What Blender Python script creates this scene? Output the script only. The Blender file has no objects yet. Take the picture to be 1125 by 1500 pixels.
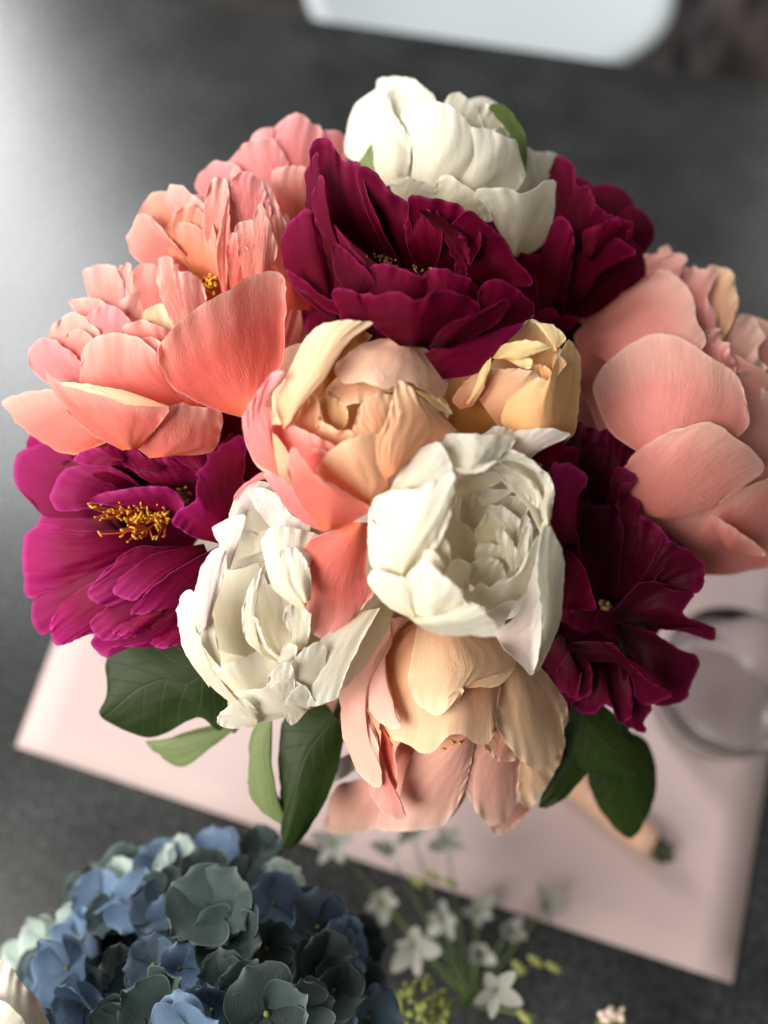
import bpy, math, random
import numpy as np
from mathutils import Vector, Matrix
random.seed(7)
scene = bpy.context.scene
C = scene.collection

# ------------------------------------------------------------------ camera
H = 0.60                       # camera height above the table (m)
PITCH = math.radians(62.0)     # looking down
FOV = math.radians(60.0)       # vertical
FPX = 750 / math.tan(FOV / 2)  # focal length in photograph pixels
cam_d = bpy.data.cameras.new('camera')
cam = bpy.data.objects.new('camera', cam_d); C.objects.link(cam)
cam.location = (0, 0, H)
cam.rotation_euler = (math.pi / 2 - PITCH, 0, 0)
cam_d.sensor_fit = 'VERTICAL'; cam_d.sensor_height = 36; cam_d.sensor_width = 27
cam_d.angle_y = FOV
cam_d.clip_start = 0.01; cam_d.clip_end = 60
cam_d.dof.use_dof = True
cam_d.dof.focus_distance = 0.318
cam_d.dof.aperture_fstop = 3.3
cam_d.dof.aperture_blades = 0
scene.camera = cam

# ------------------------------------------------------------------ world and lights
world = bpy.data.worlds.new('World'); scene.world = world; world.use_nodes = True
bg = world.node_tree.nodes['Background']
bg.inputs[0].default_value = (0.95, 0.93, 0.90, 1); bg.inputs[1].default_value = 0.115

def area(name, loc, target, sx, sy, watts, col):
    d = bpy.data.lights.new(name, 'AREA'); d.shape = 'RECTANGLE'; d.size = sx; d.size_y = sy
    d.energy = watts; d.color = col
    o = bpy.data.objects.new(name, d); C.objects.link(o); o.location = loc
    o.rotation_euler = (Vector(target) - Vector(loc)).to_track_quat('-Z', 'Y').to_euler()
    return o
BQ = (0, 0.19, 0.24)
area('window_light', (-1.42, 2.10, 1.35), BQ, 0.9, 2.2, 70, (0.98, 0.99, 1.0))
area('front_key_light', (-1.25, -0.55, 1.25), BQ, 1.3, 1.3, 60, (1.0, 0.955, 0.885))  # added key lamp behind and left of the camera, lights the front petals
area('far_window_light', (1.6, 2.0, 1.2), BQ, 0.6, 0.9, 5.0, (1.0, 0.97, 0.93))

vs = scene.view_settings
vs.view_transform = 'Standard'; vs.look = 'None'; vs.exposure = 0.2; vs.gamma = 1.0; vs.use_curve_mapping = False
scene.render.engine = 'CYCLES'
scene.cycles.max_bounces = 12; scene.cycles.transparent_max_bounces = 12
scene.cycles.use_denoising = True

# ------------------------------------------------------------------ helpers
SP, CP = math.sin(PITCH), math.cos(PITCH)
def unproj(px, py, d):
    """photograph pixel + distance along the view axis -> world point (arrays welcome)"""
    X = (np.asarray(px, float) - 562.5) / FPX * d
    Y = (750 - np.asarray(py, float)) / FPX * d
    return np.stack([X, CP * d + SP * Y, H - SP * d + CP * Y], -1)
def on_plane(px, py, z=0.0):
    X = (px - 562.5) / FPX; Y = (750 - py) / FPX
    dz = -SP + CP * Y
    return Vector(unproj(px, py, (z - H) / dz))
TOCAM = Vector((0, -CP, SP))
def dome(px, py):
    return 0.415 - 0.125 * math.sqrt(max(0.02, 1 - ((px - 570) ** 2 + (py - 690) ** 2) / 560 ** 2))

def link(name, me, mat=None, parent=None):
    o = bpy.data.objects.new(name, me); C.objects.link(o)
    if mat is not None and me is not None and not me.materials: me.materials.append(mat)
    if parent is not None: o.parent = parent
    return o
def thing(name, label, cat, loc=(0, 0, 0), group=None):
    o = bpy.data.objects.new(name, None); C.objects.link(o)
    o.location = loc; o.empty_display_size = 0.02
    o['label'] = label; o['category'] = cat
    if group: o['group'] = group
    return o
def tag(o, label, cat, group=None):
    o['label'] = label; o['category'] = cat
    if group: o['group'] = group
    return o
def struct(o): o['kind'] = 'structure'; return o

def grid_mesh(name, P, uv=None, smooth=True, origin=None, closed_u=False):
    """P: (nv, nu, 3) array"""
    nv, nu = P.shape[:2]
    if origin is not None: P = P - np.asarray(origin)
    verts = P.reshape(-1, 3)
    idx = np.arange(nv * nu).reshape(nv, nu)
    if closed_u:
        a = idx[:-1, :]; b = np.roll(idx, -1, 1)[:-1, :]; c = np.roll(idx, -1, 1)[1:, :]; d = idx[1:, :]
    else:
        a = idx[:-1, :-1]; b = idx[:-1, 1:]; c = idx[1:, 1:]; d = idx[1:, :-1]
    faces = np.stack([a, b, c, d], -1).reshape(-1, 4)
    me = bpy.data.meshes.new(name)
    me.vertices.add(len(verts)); me.vertices.foreach_set('co', verts.ravel().astype(np.float32))
    me.loops.add(faces.size); me.loops.foreach_set('vertex_index', faces.ravel().astype(np.int32))
    me.polygons.add(len(faces))
    me.polygons.foreach_set('loop_start', np.arange(0, faces.size, 4, dtype=np.int32))
    me.polygons.foreach_set('use_smooth', np.full(len(faces), smooth))
    if uv is not None:
        l = me.uv_layers.new(name='UVMap')
        l.data.foreach_set('uv', uv.reshape(-1, 2)[faces.ravel()].ravel().astype(np.float32))
    me.update(calc_edges=True)
    return me
def py_mesh(name, verts, faces, smooth=True):
    me = bpy.data.meshes.new(name); me.from_pydata([tuple(v) for v in verts], [], faces)
    me.polygons.foreach_set('use_smooth', [smooth] * len(me.polygons)); me.update(); return me
def tube(path, radii, seg=8, cap=True):
    path = np.asarray(path, float); n = len(path)
    radii = np.broadcast_to(np.asarray(radii, float), (n,))
    T = np.gradient(path, axis=0); T /= np.linalg.norm(T, axis=1)[:, None] + 1e-12
    ref = np.array([0.31, 0.83, 0.46]); rows = []
    for i in range(n):
        a = np.cross(T[i], ref); a /= np.linalg.norm(a) + 1e-12; b = np.cross(T[i], a)
        th = np.linspace(0, 2 * np.pi, seg, endpoint=False)
        rows.append(path[i] + radii[i] * (np.cos(th)[:, None] * a + np.sin(th)[:, None] * b))
    V = np.concatenate(rows); F = []
    for i in range(n - 1):
        for j in range(seg):
            k = (j + 1) % seg
            F.append((i * seg + j, i * seg + k, (i + 1) * seg + k, (i + 1) * seg + j))
    if cap:
        F.append(tuple(range(seg - 1, -1, -1))); F.append(tuple((n - 1) * seg + j for j in range(seg)))
    return V, F
def merge(parts):
    V, F, off = [], [], 0
    for v, f in parts:
        V.append(np.asarray(v)); F += [tuple(i + off for i in q) for q in f]; off += len(v)
    return np.concatenate(V), F
def ball(c, r, seg=8, ring=6, s=(1, 1, 1)):
    V = [np.array(c) + np.array([0, 0, r * s[2]])]
    for i in range(1, ring):
        t = math.pi * i / ring
        for j in range(seg):
            p = 2 * math.pi * j / seg
            V.append(np.array(c) + r * np.array([s[0] * math.sin(t) * math.cos(p), s[1] * math.sin(t) * math.sin(p), s[2] * math.cos(t)]))
    V.append(np.array(c) - np.array([0, 0, r * s[2]])); F = []
    for j in range(seg): F.append((0, 1 + j, 1 + (j + 1) % seg))
    for i in range(ring - 2):
        for j in range(seg):
            a = 1 + i * seg + j; b = 1 + i * seg + (j + 1) % seg
            F.append((a, a + seg, b + seg, b))
    n = len(V) - 1; o = 1 + (ring - 2) * seg
    for j in range(seg): F.append((n, o + (j + 1) % seg, o + j))
    return np.array(V), F
def spline(pts, n):
    """Catmull-Rom through pts resampled to n points"""
    p = np.asarray(pts, float)
    if len(p) == 1: return np.repeat(p, n, 0)
    q = np.vstack([2 * p[0] - p[1], p, 2 * p[-1] - p[-2]]); out = []
    for i in range(len(p) - 1):
        t = np.linspace(0, 1, 14, endpoint=False)[:, None]
        a, b, c, d = q[i], q[i + 1], q[i + 2], q[i + 3]
        out.append(0.5 * ((2 * b) + (c - a) * t + (2 * a - 5 * b + 4 * c - d) * t ** 2 + (3 * b - a - 3 * c + d) * t ** 3))
    out.append(p[-1:]); o = np.concatenate(out)
    s = np.concatenate([[0], np.cumsum(np.linalg.norm(np.diff(o, axis=0), axis=1))])
    if s[-1] < 1e-9: return np.repeat(p[:1], n, 0)
    x = np.linspace(0, s[-1], n)
    return np.stack([np.interp(x, s, o[:, k]) for k in range(o.shape[1])], -1)

# ------------------------------------------------------------------ materials
def new_mat(name):
    m = bpy.data.materials.new(name); m.use_nodes = True
    nt = m.node_tree; nt.nodes.clear()
    return m, nt, nt.nodes, nt.links
def petal_mat(name, base, mid, tip, edge=None, trans=0.30, vein=0.35, rough=0.5, edge_w=0.5, var=0.12, fleck=None, fleck_lo=0.60, sheen=0.08, spec=0.22, tcol=None, basew=0.28):
    """colour runs along the petal (v of the UV map), paler at the rim, with fine veins running base to tip"""
    m, nt, N, L = new_mat(name)
    def n(t, **k):
        x = N.new(t)
        for a, b in k.items(): setattr(x, a, b)
        return x
    out = n('ShaderNodeOutputMaterial'); uv = n('ShaderNodeUVMap'); sep = n('ShaderNodeSeparateXYZ')
    L.new(uv.outputs[0], sep.inputs[0])
    info = n('ShaderNodeObjectInfo')
    # offset the texture per petal
    off = n('ShaderNodeMath', operation='MULTIPLY'); off.inputs[1].default_value = 37.0; L.new(info.outputs['Random'], off.inputs[0])
    comb = n('ShaderNodeCombineXYZ')
    mu = n('ShaderNodeMath', operation='MULTIPLY'); mu.inputs[1].default_value = 105.0; L.new(sep.outputs[0], mu.inputs[0])
    mv = n('ShaderNodeMath', operation='MULTIPLY'); mv.inputs[1].default_value = 2.6; L.new(sep.outputs[1], mv.inputs[0])
    L.new(mu.outputs[0], comb.inputs[0]); L.new(mv.outputs[0], comb.inputs[1]); L.new(off.outputs[0], comb.inputs[2])
    ve = n('ShaderNodeTexNoise'); ve.inputs['Scale'].default_value = 1.0; ve.inputs['Detail'].default_value = 5; ve.inputs['Roughness'].default_value = 0.65
    ve.inputs['Distortion'].default_value = 0.35
    L.new(comb.outputs[0], ve.inputs['Vector'])
    comb2 = n('ShaderNodeCombineXYZ')
    m2 = n('ShaderNodeMath', operation='MULTIPLY'); m2.inputs[1].default_value = 3.0; L.new(sep.outputs[0], m2.inputs[0])
    m3 = n('ShaderNodeMath', operation='MULTIPLY'); m3.inputs[1].default_value = 3.0; L.new(sep.outputs[1], m3.inputs[0])
    L.new(m2.outputs[0], comb2.inputs[0]); L.new(m3.outputs[0], comb2.inputs[1]); L.new(off.outputs[0], comb2.inputs[2])
    blot = n('ShaderNodeTexNoise'); blot.inputs['Scale'].default_value = 1.0; blot.inputs['Detail'].default_value = 4
    L.new(comb2.outputs[0], blot.inputs['Vector'])
    # v + noise
    a1 = n('ShaderNodeMath', operation='MULTIPLY_ADD'); a1.inputs[1].default_value = 0.45; a1.inputs[2].default_value = -0.22; L.new(blot.outputs[0], a1.inputs[0])
    a2 = n('ShaderNodeMath', operation='MULTIPLY_ADD'); a2.inputs[1].default_value = 0.22; a2.inputs[2].default_value = -0.11; L.new(ve.outputs[0], a2.inputs[0])
    s1 = n('ShaderNodeMath', operation='ADD'); L.new(sep.outputs[1], s1.inputs[0]); L.new(a1.outputs[0], s1.inputs[1])
    s2 = n('ShaderNodeMath', operation='ADD'); L.new(s1.outputs[0], s2.inputs[0]); L.new(a2.outputs[0], s2.inputs[1])
    ramp = n('ShaderNodeValToRGB'); cr = ramp.color_ramp
    cr.elements[0].position = 0.0; cr.elements[0].color = (*base, 1)
    cr.elements[1].position = 1.0; cr.elements[1].color = (*tip, 1)
    e = cr.elements.new(basew); e.color = (*mid, 1); e = cr.elements.new(0.72); e.color = (*[0.6 * x + 0.4 * y for x, y in zip(mid, tip)], 1)
    L.new(s2.outputs[0], ramp.inputs[0]); col = ramp.outputs[0]
    if edge is not None:
        # distance to the rim: max(|2u-1| , v)
        b1 = n('ShaderNodeMath', operation='MULTIPLY_ADD'); b1.inputs[1].default_value = 2; b1.inputs[2].default_value = -1; L.new(sep.outputs[0], b1.inputs[0])
        b2 = n('ShaderNodeMath', operation='ABSOLUTE'); L.new(b1.outputs[0], b2.inputs[0])
        b2v = n('ShaderNodeMath', operation='MULTIPLY'); L.new(b2.outputs[0], b2v.inputs[0]); L.new(sep.outputs[1], b2v.inputs[1])
        b3 = n('ShaderNodeMath', operation='MAXIMUM'); L.new(b2v.outputs[0], b3.inputs[0]); L.new(sep.outputs[1], b3.inputs[1])
        b4 = n('ShaderNodeMath', operation='ADD'); L.new(b3.outputs[0], b4.inputs[0]); L.new(a2.outputs[0], b4.inputs[1])
        mr = n('ShaderNodeMapRange'); mr.inputs[1].default_value = 0.66; mr.inputs[2].default_value = 1.02; mr.inputs[4].default_value = edge_w
        L.new(b4.outputs[0], mr.inputs[0])
        mx = n('ShaderNodeMix', data_type='RGBA'); L.new(mr.outputs[0], mx.inputs[0]); L.new(col, mx.inputs[6]); mx.inputs[7].default_value = (*edge, 1)
        col = mx.outputs[2]
        h1 = n('ShaderNodeMath', operation='MAXIMUM'); L.new(b2.outputs[0], h1.inputs[0]); L.new(sep.outputs[1], h1.inputs[1])
        hr = n('ShaderNodeMapRange'); hr.inputs[1].default_value = 0.955; hr.inputs[2].default_value = 0.99; hr.inputs[4].default_value = 0.7; L.new(h1.outputs[0], hr.inputs[0])
        mx = n('ShaderNodeMix', data_type='RGBA'); L.new(hr.outputs[0], mx.inputs[0]); L.new(col, mx.inputs[6]); mx.inputs[7].default_value = (*[min(0.93, 0.75 * x + 0.25 * x ** 0.5) for x in edge], 1)
        col = mx.outputs[2]
    if fleck is not None:
        fr = n('ShaderNodeMapRange'); fr.inputs[1].default_value = fleck_lo; fr.inputs[2].default_value = fleck_lo + 0.16; fr.inputs[4].default_value = 0.7
        L.new(blot.outputs[0], fr.inputs[0])
        fm = n('ShaderNodeMath', operation='MULTIPLY'); L.new(fr.outputs[0], fm.inputs[0]); L.new(ve.outputs[0], fm.inputs[1])
        mx = n('ShaderNodeMix', data_type='RGBA'); L.new(fm.outputs[0], mx.inputs[0]); L.new(col, mx.inputs[6]); mx.inputs[7].default_value = (*fleck, 1)
        col = mx.outputs[2]
    # per petal and vein value change
    hv = n('ShaderNodeHueSaturation'); L.new(col, hv.inputs['Color'])
    vv = n('ShaderNodeMath', operation='MULTIPLY_ADD'); vv.inputs[1].default_value = 2 * var; vv.inputs[2].default_value = 1 - var; L.new(info.outputs['Random'], vv.inputs[0])
    v2 = n('ShaderNodeMath', operation='MULTIPLY_ADD'); v2.inputs[1].default_value = 0.30; v2.inputs[2].default_value = -0.15; L.new(ve.outputs[0], v2.inputs[0])
    v3 = n('ShaderNodeMath', operation='ADD'); L.new(vv.outputs[0], v3.inputs[0]); L.new(v2.outputs[0], v3.inputs[1])
    L.new(v3.outputs[0], hv.inputs['Value']); col = hv.outputs[0]
    bump = n('ShaderNodeBump'); bump.inputs['Strength'].default_value = vein; bump.inputs['Distance'].default_value = 0.00042
    wv = n('ShaderNodeVectorMath', operation='MULTIPLY'); wv.inputs[1].default_value = (34, 11, 1); L.new(uv.outputs[0], wv.inputs[0])
    wo = n('ShaderNodeVectorMath', operation='ADD'); L.new(wv.outputs[0], wo.inputs[0]); L.new(off.outputs[0], wo.inputs[1])
    wr = n('ShaderNodeTexNoise'); wr.inputs['Scale'].default_value = 1.0; wr.inputs['Detail'].default_value = 6; wr.inputs['Roughness'].default_value = 0.6; wr.inputs['Distortion'].default_value = 1.1
    L.new(wo.outputs[0], wr.inputs['Vector'])
    bs0 = n('ShaderNodeMath', operation='MULTIPLY_ADD'); bs0.inputs[1].default_value = 2.0; L.new(wr.outputs[0], bs0.inputs[0]); L.new(blot.outputs[0], bs0.inputs[2])
    bsum = n('ShaderNodeMath', operation='MULTIPLY_ADD'); bsum.inputs[1].default_value = 0.55; L.new(ve.outputs[0], bsum.inputs[0]); L.new(bs0.outputs[0], bsum.inputs[2])
    L.new(bsum.outputs[0], bump.inputs['Height'])
    bst = n('ShaderNodeMapRange'); bst.inputs[1].default_value = 0.38; bst.inputs[2].default_value = 0.66; bst.inputs[3].default_value = vein * 0.25; bst.inputs[4].default_value = vein * 1.25; L.new(blot.outputs[0], bst.inputs[0]); L.new(bst.outputs[0], bump.inputs['Strength'])
    pb = n('ShaderNodeBsdfPrincipled'); L.new(col, pb.inputs['Base Color']); pb.inputs['Roughness'].default_value = rough
    pb.inputs['Specular IOR Level'].default_value = spec; pb.inputs['Sheen Weight'].default_value = sheen; pb.inputs['Sheen Roughness'].default_value = 0.4
    L.new(bump.outputs[0], pb.inputs['Normal'])
    tr = n('ShaderNodeBsdfTranslucent'); L.new(bump.outputs[0], tr.inputs['Normal'])
    if tcol: tr.inputs[0].default_value = (*tcol, 1)
    else: L.new(col, tr.inputs[0])
    mxs = n('ShaderNodeMixShader'); mxs.inputs[0].default_value = trans
    L.new(pb.outputs[0], mxs.inputs[1]); L.new(tr.outputs[0], mxs.inputs[2]); L.new(mxs.outputs[0], out.inputs[0])
    return m
def simple_mat(name, col, rough=0.5, spec=0.4, noise=None, nscale=60, bumpd=0.0, trans=0.0, col2=None, metal=0.0):
    m, nt, N, L = new_mat(name)
    out = N.new('ShaderNodeOutputMaterial'); pb = N.new('ShaderNodeBsdfPrincipled')
    pb.inputs['Base Color'].default_value = (*col, 1); pb.inputs['Roughness'].default_value = rough
    pb.inputs['Specular IOR Level'].default_value = spec; pb.inputs['Metallic'].default_value = metal
    if col2 is not None or bumpd:
        tc = N.new('ShaderNodeTexCoord'); nz = N.new('ShaderNodeTexNoise'); nz.inputs['Scale'].default_value = nscale; nz.inputs['Detail'].default_value = 5
        L.new(tc.outputs['Object'], nz.inputs['Vector'])
        if col2 is not None:
            rp = N.new('ShaderNodeValToRGB'); rp.color_ramp.elements[0].position = 0.35; rp.color_ramp.elements[1].position = 0.68
            rp.color_ramp.elements[0].color = (*col, 1); rp.color_ramp.elements[1].color = (*col2, 1)
            L.new(nz.outputs[0], rp.inputs[0]); L.new(rp.outputs[0], pb.inputs['Base Color'])
        if bumpd:
            bp = N.new('ShaderNodeBump'); bp.inputs['Distance'].default_value = bumpd; bp.inputs['Strength'].default_value = 0.6
            L.new(nz.outputs[0], bp.inputs['Height']); L.new(bp.outputs[0], pb.inputs['Normal'])
    if trans:
        tr = N.new('ShaderNodeBsdfTranslucent'); tr.inputs[0].default_value = (*col, 1)
        mx = N.new('ShaderNodeMixShader'); mx.inputs[0].default_value = trans
        L.new(pb.outputs[0], mx.inputs[1]); L.new(tr.outputs[0], mx.inputs[2]); L.new(mx.outputs[0], out.inputs[0])
    else: L.new(pb.outputs[0], out.inputs[0])
    return m
def leaf_mat(name, col, col2, rib, rough=0.48):
    m, nt, N, L = new_mat(name)
    out = N.new('ShaderNodeOutputMaterial'); pb = N.new('ShaderNodeBsdfPrincipled')
    uv = N.new('ShaderNodeUVMap'); sep = N.new('ShaderNodeSeparateXYZ'); L.new(uv.outputs[0], sep.inputs[0])
    nz = N.new('ShaderNodeTexNoise'); nz.inputs['Scale'].default_value = 9; nz.inputs['Detail'].default_value = 8; nz.inputs['Roughness'].default_value = 0.7; L.new(uv.outputs[0], nz.inputs['Vector'])
    mx = N.new('ShaderNodeMix'); mx.data_type = 'RGBA'; L.new(nz.outputs[0], mx.inputs[0]); mx.inputs[6].default_value = (*col, 1); mx.inputs[7].default_value = (*col2, 1)
    # midrib and side veins: |u-.5| and a slanted wave
    a = N.new('ShaderNodeMath'); a.operation = 'SUBTRACT'; a.inputs[1].default_value = 0.5; L.new(sep.outputs[0], a.inputs[0])
    b = N.new('ShaderNodeMath'); b.operation = 'ABSOLUTE'; L.new(a.outputs[0], b.inputs[0])
    r1 = N.new('ShaderNodeMapRange'); r1.inputs[1].default_value = 0.0; r1.inputs[2].default_value = 0.018; r1.inputs[3].default_value = 0.28; r1.inputs[4].default_value = 0.0; L.new(b.outputs[0], r1.inputs[0])
    c = N.new('ShaderNodeMath'); c.operation = 'MULTIPLY_ADD'; c.inputs[1].default_value = -0.7; L.new(b.outputs[0], c.inputs[0]); L.new(sep.outputs[1], c.inputs[2])
    d = N.new('ShaderNodeMath'); d.operation = 'MULTIPLY'; d.inputs[1].default_value = 7.0; L.new(c.outputs[0], d.inputs[0])
    e = N.new('ShaderNodeMath'); e.operation = 'PINGPONG'; e.inputs[1].default_value = 0.5; L.new(d.outputs[0], e.inputs[0])
    r2 = N.new('ShaderNodeMapRange'); r2.inputs[1].default_value = 0.0; r2.inputs[2].default_value = 0.05; r2.inputs[3].default_value = 0.2; r2.inputs[4].default_value = 0.0; L.new(e.outputs[0], r2.inputs[0])
    s = N.new('ShaderNodeMath'); s.operation = 'MAXIMUM'; L.new(r1.outputs[0], s.inputs[0]); L.new(r2.outputs[0], s.inputs[1])
    m2 = N.new('ShaderNodeMix'); m2.data_type = 'RGBA'; L.new(s.outputs[0], m2.inputs[0]); L.new(mx.outputs[2], m2.inputs[6]); m2.inputs[7].default_value = (*rib, 1)
    L.new(m2.outputs[2], pb.inputs['Base Color']); pb.inputs['Roughness'].default_value = rough; pb.inputs['Specular IOR Level'].default_value = 0.22
    bp = N.new('ShaderNodeBump'); bp.inputs['Distance'].default_value = 0.0009; bp.inputs['Strength'].default_value = 0.5; bp.invert = True
    L.new(s.outputs[0], bp.inputs['Height']); L.new(bp.outputs[0], pb.inputs['Normal'])
    tr = N.new('ShaderNodeBsdfTranslucent'); L.new(m2.outputs[2], tr.inputs[0])
    ms = N.new('ShaderNodeMixShader'); ms.inputs[0].default_value = 0.2; L.new(pb.outputs[0], ms.inputs[1]); L.new(tr.outputs[0], ms.inputs[2]); L.new(ms.outputs[0], out.inputs[0])
    return m

M = {}
M['white'] = petal_mat('white_petal', (0.78, 0.71, 0.50), (0.85, 0.80, 0.66), (0.88, 0.85, 0.755), (0.90, 0.875, 0.80), trans=0.42, vein=0.45, var=0.06, fleck=(0.62, 0.22, 0.30), fleck_lo=0.665)
M['cream'] = petal_mat('cream_petal', (0.70, 0.62, 0.38), (0.81, 0.75, 0.56), (0.86, 0.81, 0.68), (0.89, 0.86, 0.77), trans=0.42, vein=0.35, var=0.07)
M['blush'] = petal_mat('blush_white_petal', (0.78, 0.60, 0.52), (0.82, 0.70, 0.64), (0.86, 0.80, 0.75), (0.88, 0.84, 0.78), trans=0.34, vein=0.4, var=0.05)
M['wine'] = petal_mat('burgundy_petal', (0.011, 0.0001, 0.0008), (0.062, 0.0003, 0.0058), (0.102, 0.0006, 0.015), (0.17, 0.0025, 0.036), trans=0.16, vein=0.3, var=0.2, rough=0.65, sheen=0.0, spec=0.05, edge_w=0.5)
M['wine_shaded'] = petal_mat('shaded_burgundy_petal', (0.006, 0.0001, 0.0006), (0.036, 0.0002, 0.0045), (0.062, 0.0004, 0.011), (0.13, 0.002, 0.032), trans=0.14, vein=0.3, var=0.25, rough=0.6, sheen=0.0, spec=0.10, edge_w=0.5)  # wine petals darkened to hold the shade on the right-hand bloom
M['magenta'] = petal_mat('magenta_petal', (0.07, 0.0003, 0.006), (0.20, 0.0010, 0.034), (0.29, 0.0025, 0.078), (0.46, 0.018, 0.19), trans=0.28, vein=0.35, var=0.15, rough=0.55, sheen=0.0, spec=0.14, edge_w=0.55)
M['coral'] = petal_mat('coral_petal', (0.89, 0.235, 0.11), (0.89, 0.228, 0.18), (0.91, 0.315, 0.27), (0.94, 0.56, 0.47), trans=0.42, vein=0.5, var=0.09, edge_w=0.75)
M['salmon'] = petal_mat('salmon_petal', (0.85, 0.27, 0.21), (0.88, 0.335, 0.285), (0.90, 0.44, 0.37), (0.93, 0.63, 0.51), trans=0.38, vein=0.6, var=0.08, edge_w=0.7)
M['pink'] = petal_mat('rose_pink_petal', (0.86, 0.24, 0.17), (0.87, 0.29, 0.28), (0.89, 0.36, 0.38), (0.92, 0.54, 0.54), trans=0.46, vein=0.5, var=0.08)
M['pale_pink'] = petal_mat('pale_pink_petal', (0.88, 0.30, 0.20), (0.89, 0.36, 0.29), (0.91, 0.46, 0.40), (0.94, 0.63, 0.56), trans=0.48, vein=0.6, var=0.08, edge_w=0.8)
M['orange'] = petal_mat('orange_coral_petal', (0.88, 0.40, 0.06), (0.87, 0.34, 0.17), (0.86, 0.36, 0.26), (0.90, 0.55, 0.45), trans=0.45, vein=0.5, var=0.08)
M['peach'] = petal_mat('peach_petal', (0.84, 0.38, 0.20), (0.86, 0.48, 0.28), (0.88, 0.58, 0.36), (0.92, 0.70, 0.48), trans=0.38, vein=0.45, var=0.08, edge_w=0.65)
M['apricot'] = petal_mat('apricot_petal', (0.80, 0.37, 0.13), (0.84, 0.48, 0.21), (0.87, 0.58, 0.30), (0.91, 0.69, 0.40), trans=0.34, vein=0.35, var=0.08)
M['cream_peach'] = petal_mat('cream_peach_petal', (0.84, 0.42, 0.22), (0.87, 0.56, 0.34), (0.89, 0.67, 0.44), (0.91, 0.72, 0.50), trans=0.30, vein=0.4, var=0.05)
M['blush_peach'] = petal_mat('blush_peach_petal', (0.88, 0.48, 0.33), (0.89, 0.50, 0.40), (0.90, 0.58, 0.47), (0.93, 0.72, 0.60), trans=0.40, vein=0.4, var=0.05)
M['butter'] = petal_mat('butter_petal', (0.84, 0.52, 0.20), (0.88, 0.66, 0.32), (0.90, 0.74, 0.42), (0.93, 0.80, 0.50), trans=0.30, vein=0.35, var=0.05)
M['peach_fleck'] = petal_mat('flecked_peach_petal', (0.80, 0.40, 0.26), (0.84, 0.50, 0.36), (0.86, 0.58, 0.42), (0.88, 0.62, 0.44), trans=0.28, vein=0.6, var=0.05, fleck=(0.55, 0.05, 0.14))
M['ochre_shade'] = petal_mat('ochre_shade_petal', (0.40, 0.14, 0.02), (0.46, 0.19, 0.04), (0.56, 0.27, 0.09), None, trans=0.2, vein=0.4, var=0.1)  # brown colour carries the shade inside the peach and apricot cups
M['tan_pink'] = petal_mat('dusty_pink_petal', (0.78, 0.30, 0.21), (0.82, 0.42, 0.33), (0.86, 0.55, 0.45), (0.90, 0.68, 0.58), trans=0.42, vein=0.7, var=0.08)
M['leaf'] = leaf_mat('dark_leaf', (0.012, 0.026, 0.004), (0.026, 0.046, 0.007), (0.06, 0.10, 0.025))
M['leaf_pale'] = leaf_mat('pale_leaf', (0.15, 0.20, 0.07), (0.21, 0.26, 0.11), (0.30, 0.35, 0.18), rough=0.5)
M['stem'] = simple_mat('green_stem', (0.075, 0.14, 0.030), 0.5, col2=(0.11, 0.19, 0.05), nscale=90)
M['sepal'] = leaf_mat('sepal_green', (0.12, 0.18, 0.03), (0.17, 0.24, 0.055), (0.30, 0.42, 0.12))
M['anther'] = simple_mat('yellow_anther', (0.74, 0.34, 0.02), 0.6, col2=(0.80, 0.50, 0.05), nscale=400)
M['anther_tan'] = simple_mat('tan_anther', (0.34, 0.17, 0.05), 0.7, col2=(0.52, 0.30, 0.12), nscale=400)
M['filament'] = simple_mat('orange_filament', (0.70, 0.16, 0.03), 0.5, trans=0.2)
M['filament_dark'] = simple_mat('wine_filament', (0.22, 0.06, 0.02), 0.5)

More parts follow.
